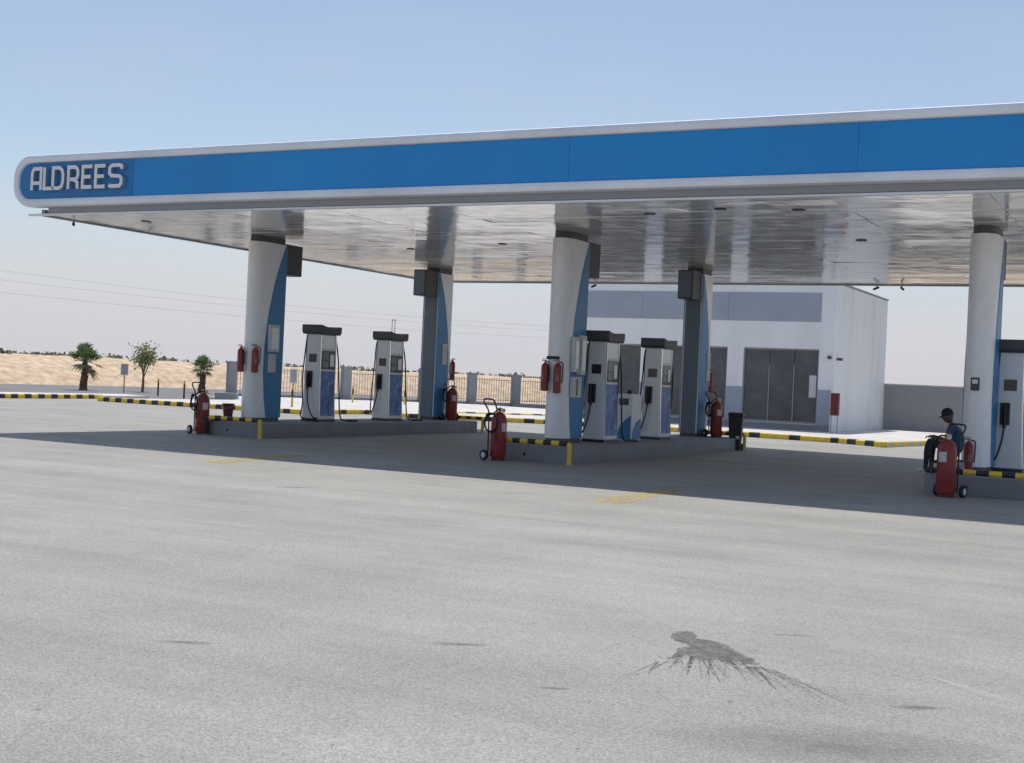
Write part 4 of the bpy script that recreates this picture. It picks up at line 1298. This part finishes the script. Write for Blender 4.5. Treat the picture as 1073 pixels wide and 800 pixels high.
def bushy(loc, lab):
    rr = random.Random(21)
    root = thing('small_tree', lab, 'tree', loc)
    tk = MB(); tips = []
    tk.tube([(0,0,0),(0.03,0.0,0.6),(0.0,0.02,1.2)], [0.09,0.075,0.06], 9)
    for i in range(9):
        a = i*2.4+rr.uniform(-0.3, 0.3); z0 = rr.uniform(0.75, 1.15)
        e = rr.uniform(0.75, 1.4); L = rr.uniform(1.1, 1.85)
        p0 = Vector((0.0,0.01,z0)); dr = Vector((math.cos(a)*math.cos(e), math.sin(a)*math.cos(e), math.sin(e)))
        p1 = p0+dr*L*0.5+Vector((0,0,0.05)); p2 = p0+dr*L+Vector((0,0,0.12))
        tk.tube([p0,p1,p2], [0.035,0.022,0.009], 6)
        tips += [p1, p1.lerp(p2, 0.5), p2]
        for q in range(4):
            s = p1.lerp(p2, rr.random())
            t = s+Vector((rr.uniform(-.38,.38), rr.uniform(-.38,.38), rr.uniform(-.1,.34)))
            tk.tube([s,t], [0.012,0.005], 4); tips += [t, s.lerp(t, 0.6)]
    tk.build('trunk', 'bark2', root)
    g = MB()
    for p in tips:
        for k in range(9):
            c = p+Vector((rr.gauss(0,.16), rr.gauss(0,.16), rr.gauss(0,.14)))
            v1 = Vector((rr.uniform(-1,1), rr.uniform(-1,1), rr.uniform(-.6,.6))).normalized()
            v2 = v1.cross(Vector((rr.uniform(-1,1), rr.uniform(-1,1), rr.uniform(-1,1)))).normalized()
            a, b_ = v1*rr.uniform(.07,.11), v2*rr.uniform(.035,.055)
            g.add([c-a, c+b_, c+a, c-b_], [(0,1,2,3)])
    g.build('crown', 'leaf', root)
bushy((-33.9,31.7,-0.004), 'sparse olive green bushy tree between the two fan palms')

# ================================================================== MARKS ON THE GROUND
def strip(name, a, b_, w, m, lab, cat, z=0.004, rag=0.03, group=None):
    A, B = Vector((*a, 0)), Vector((*b_, 0)); t = (B-A).normalized(); n_ = Vector((-t.y, t.x, 0))
    rr = random.Random(str(a)); N = 24; v, f = [], []
    for i in range(N+1):
        p = (B-A)*(i/N)
        for s in (-1, 1):
            q = p+n_*s*(w/2+rr.uniform(-rag, rag))
            v.append((q.x, q.y, 0))
    for i in range(N): f.append((2*i, 2*i+2, 2*i+3, 2*i+1))
    o = MB().add(v, f).build(name, m, loc=(A.x, A.y, z))
    if lab: tag(o, lab, cat, group)
    return o
GM = 'worn lane strokes on the forecourt'
strip('road_marking', (6.05,-8.9), (5.45,-5.5), 0.5, 'yellow_paint', 'worn yellow stroke on the ground at the shadow edge before the left island', 'marking', group=GM)
strip('road_marking', (13.95,-9.5), (13.8,-6.3), 0.5, 'yellow_paint', 'worn yellow stroke on the ground at the shadow edge right of the middle island', 'marking', group=GM)
strip('road_marking', (15.74,-7.4), (15.95,-4.3), 0.30, 'pale_paint', 'almost vanished stroke in the shade between the middle and right islands', 'marking', group=GM)
strip('road_marking', (9.0,-7.6), (8.2,-4.6), 0.28, 'pale_paint', 'almost vanished stroke in the shade just before the middle island', 'marking', group=GM)
strip('road_marking', (-0.6,-7.9), (-1.3,-5.0), 0.28, 'pale_paint', 'almost vanished stroke at the far left tip of the canopy shadow', 'marking', group=GM)
body = [(18.34,-18.37),(18.35,-18.27),(18.42,-18.21),(18.50,-18.33),(18.53,-18.44),(18.62,-18.43),(18.73,-18.46),(18.82,-18.58),(18.90,-18.66),(18.96,-18.74),(19.07,-18.87),(19.15,-18.98),(19.06,-19.02),(18.99,-18.97),(18.94,-19.05),(18.88,-19.00),(18.83,-19.10),(18.79,-19.03),(18.73,-19.07),(18.70,-19.02),(18.66,-19.12),(18.62,-19.20),(18.60,-19.04),(18.56,-18.84),(18.60,-18.74),(18.53,-18.64),(18.46,-18.62),(18.38,-18.51)]
root = thing('spill_stain', 'dark splashed liquid stain with streaks on the pale asphalt in the foreground', 'stain', (18.75,-18.8,0.004))
bm = bmesh.new()
rj = random.Random(9)
ring = []
for (xa, ya), (xb, yb) in zip(body, body[1:]+body[:1]):
    for q in range(5):
        t = q/5
        ring.append((xa+(xb-xa)*t+rj.gauss(0, 0.008), ya+(yb-ya)*t+rj.gauss(0, 0.010)))
vs = [bm.verts.new((x-18.75, y+18.8, 0)) for x, y in ring]
bmesh.ops.triangulate(bm, faces=[bm.faces.new(vs)])
me = bpy.data.meshes.new('splash'); bm.to_mesh(me); bm.free(); me.materials.append(M['stain'])
link('splash', me, root)
dr = MB()
for k in range(46):                                    # drops thrown clear of the splash
    cx, cy = rj.gauss(0.05, 0.24), rj.gauss(-0.32, 0.30)
    rad = rj.uniform(0.006, 0.022)
    dr.add([(cx+rad*math.cos(a*PI/4)*rj.uniform(.7, 1.3), cy+rad*1.6*math.sin(a*PI/4)*rj.uniform(.7, 1.3), -0.003+0.00002*k) for a in range(8)], [tuple(range(8))])
dr.build('drops', 'stain_thin', root)['kind'] = 'stuff'
rays = [((18.61,-19.33),(18.63,-19.9)),((18.66,-19.06),(18.72,-19.63)),((18.74,-19.04),(18.9,-19.68)),((18.81,-19.05),(19.05,-19.86)),((18.87,-19.04),(19.07,-19.66)),((18.91,-19.0),(19.12,-19.56)),((18.96,-19.0),(19.21,-19.55)),((19.03,-19.01),(19.34,-19.63)),((19.13,-19.07),(19.47,-19.7)),((19.19,-19.05),(19.64,-19.7)),((19.24,-19.08),(19.84,-19.78))]
rr = random.Random(4)
b = MB()
for k, (a, e) in enumerate(rays):
    for q in range(5):
        a2 = (a[0]+rr.uniform(-.03,.03)-18.75, a[1]+rr.uniform(-.01,.03)+18.8); e2 = (e[0]+rr.uniform(-.08,.08)-18.75, e[1]+rr.uniform(-.05,.3)+18.8)
        w = rr.uniform(0.006, 0.017)
        z = 0.0006*(k % 3)+0.0002*q-0.002
        b.add([(a2[0]-w,a2[1],z),(a2[0]+w,a2[1],z),(e2[0]+0.003,e2[1],z),(e2[0]-0.003,e2[1],z)], [(0,1,2,3)])
b.build('streaks', 'stain_thin', root)['kind'] = 'stuff'
def smear(c, L, w, ang_, lab):
    N = 28; rr = random.Random(str(c))
    v = [(math.cos(2*PI*i/N)*rr.uniform(.9, 1.05), math.sin(2*PI*i/N)*rr.uniform(.8, 1.1), 0) for i in range(N)]
    o = MB().add(v, [tuple(range(N))]).build('rubber_smear', 'smear', loc=(*c, 0.004))
    o.scale = (L/2, w/2, 1); o.rotation_euler = (0, 0, ang_)
    tag(o, lab, 'smear', 'dark smears on the forecourt')
smear((16.05,-20.74), 0.46, 0.10, 0.50, 'faint dark smear on the asphalt at the lower left')
smear((17.37,-19.68), 0.44, 0.10, 0.50, 'dark thin smear on the asphalt at the lower middle')
smear((18.39,-20.38), 0.22, 0.07, 0.5, 'small faint smear just right of and below the lower middle smear')
smear((9.9,-11.5), 0.75, 0.16, 0.95, 'thin dark smear on the asphalt just outside the canopy shadow at left')
smear((20.2,-19.5), 0.36, 0.12, 0.6, 'faint smear on the asphalt right of the spill')
smear((19.05,-17.85), 0.45, 0.05, 0.5, 'thin dark line just behind the spill on its right')

# pale dusty tyre tracks that curve across the forecourt
for pts, w, lab in (
    ([(8.0,-16.4),(10.6,-16.05),(12.6,-15.75),(14.6,-15.65)], 0.24, 'pale dusty tyre track curving across the asphalt left of the middle, the nearer one'),
    ([(6.0,-14.6),(9.6,-14.35),(12.4,-14.0),(15.4,-13.9)], 0.22, 'pale dusty tyre track curving across the asphalt, the one nearer the canopy'),
    ([(20.1,-18.6),(20.6,-19.0),(21.1,-19.5)], 0.10, 'short pale dusty streak at the right edge of the foreground')):
    P = catmull([(x, y, 0) for x, y in pts], 10)
    b = MB(); o0 = P[0]
    rr = random.Random(lab)
    for i, p in enumerate(P):
        t = (P[min(i+1, len(P)-1)]-P[max(i-1, 0)]).normalized(); n_ = Vector((-t.y, t.x, 0))
        k = min(1, 0.15+3*min(i, len(P)-1-i)/len(P))
        for s_ in (-1, 1):
            q = p-o0+n_*s_*w/2*k*rr.uniform(0.75, 1.15)
            b.v.append((q.x, q.y, 0))
    for i in range(len(P)-1): b.f.append((2*i, 2*i+2, 2*i+3, 2*i+1))
    tag(b.build('tyre_track', 'dust', loc=(o0.x, o0.y, 0.003)), lab, 'tyre track', 'pale tyre tracks on the forecourt')

N = 28; rr = random.Random(77)
v = [(math.cos(2*PI*i/N)*rr.uniform(.85, 1.1), math.sin(2*PI*i/N)*rr.uniform(.85, 1.1), 0) for i in range(N)]
o = MB().add(v, [tuple(range(N))]).build('damp_patch', 'damp', loc=(20.0, -20.55, 0.0035))
o.scale = (0.95, 0.42, 1); o.rotation_euler = (0, 0, 0.45)
tag(o, 'broad faint damp patch on the asphalt at the bottom right', 'stain')
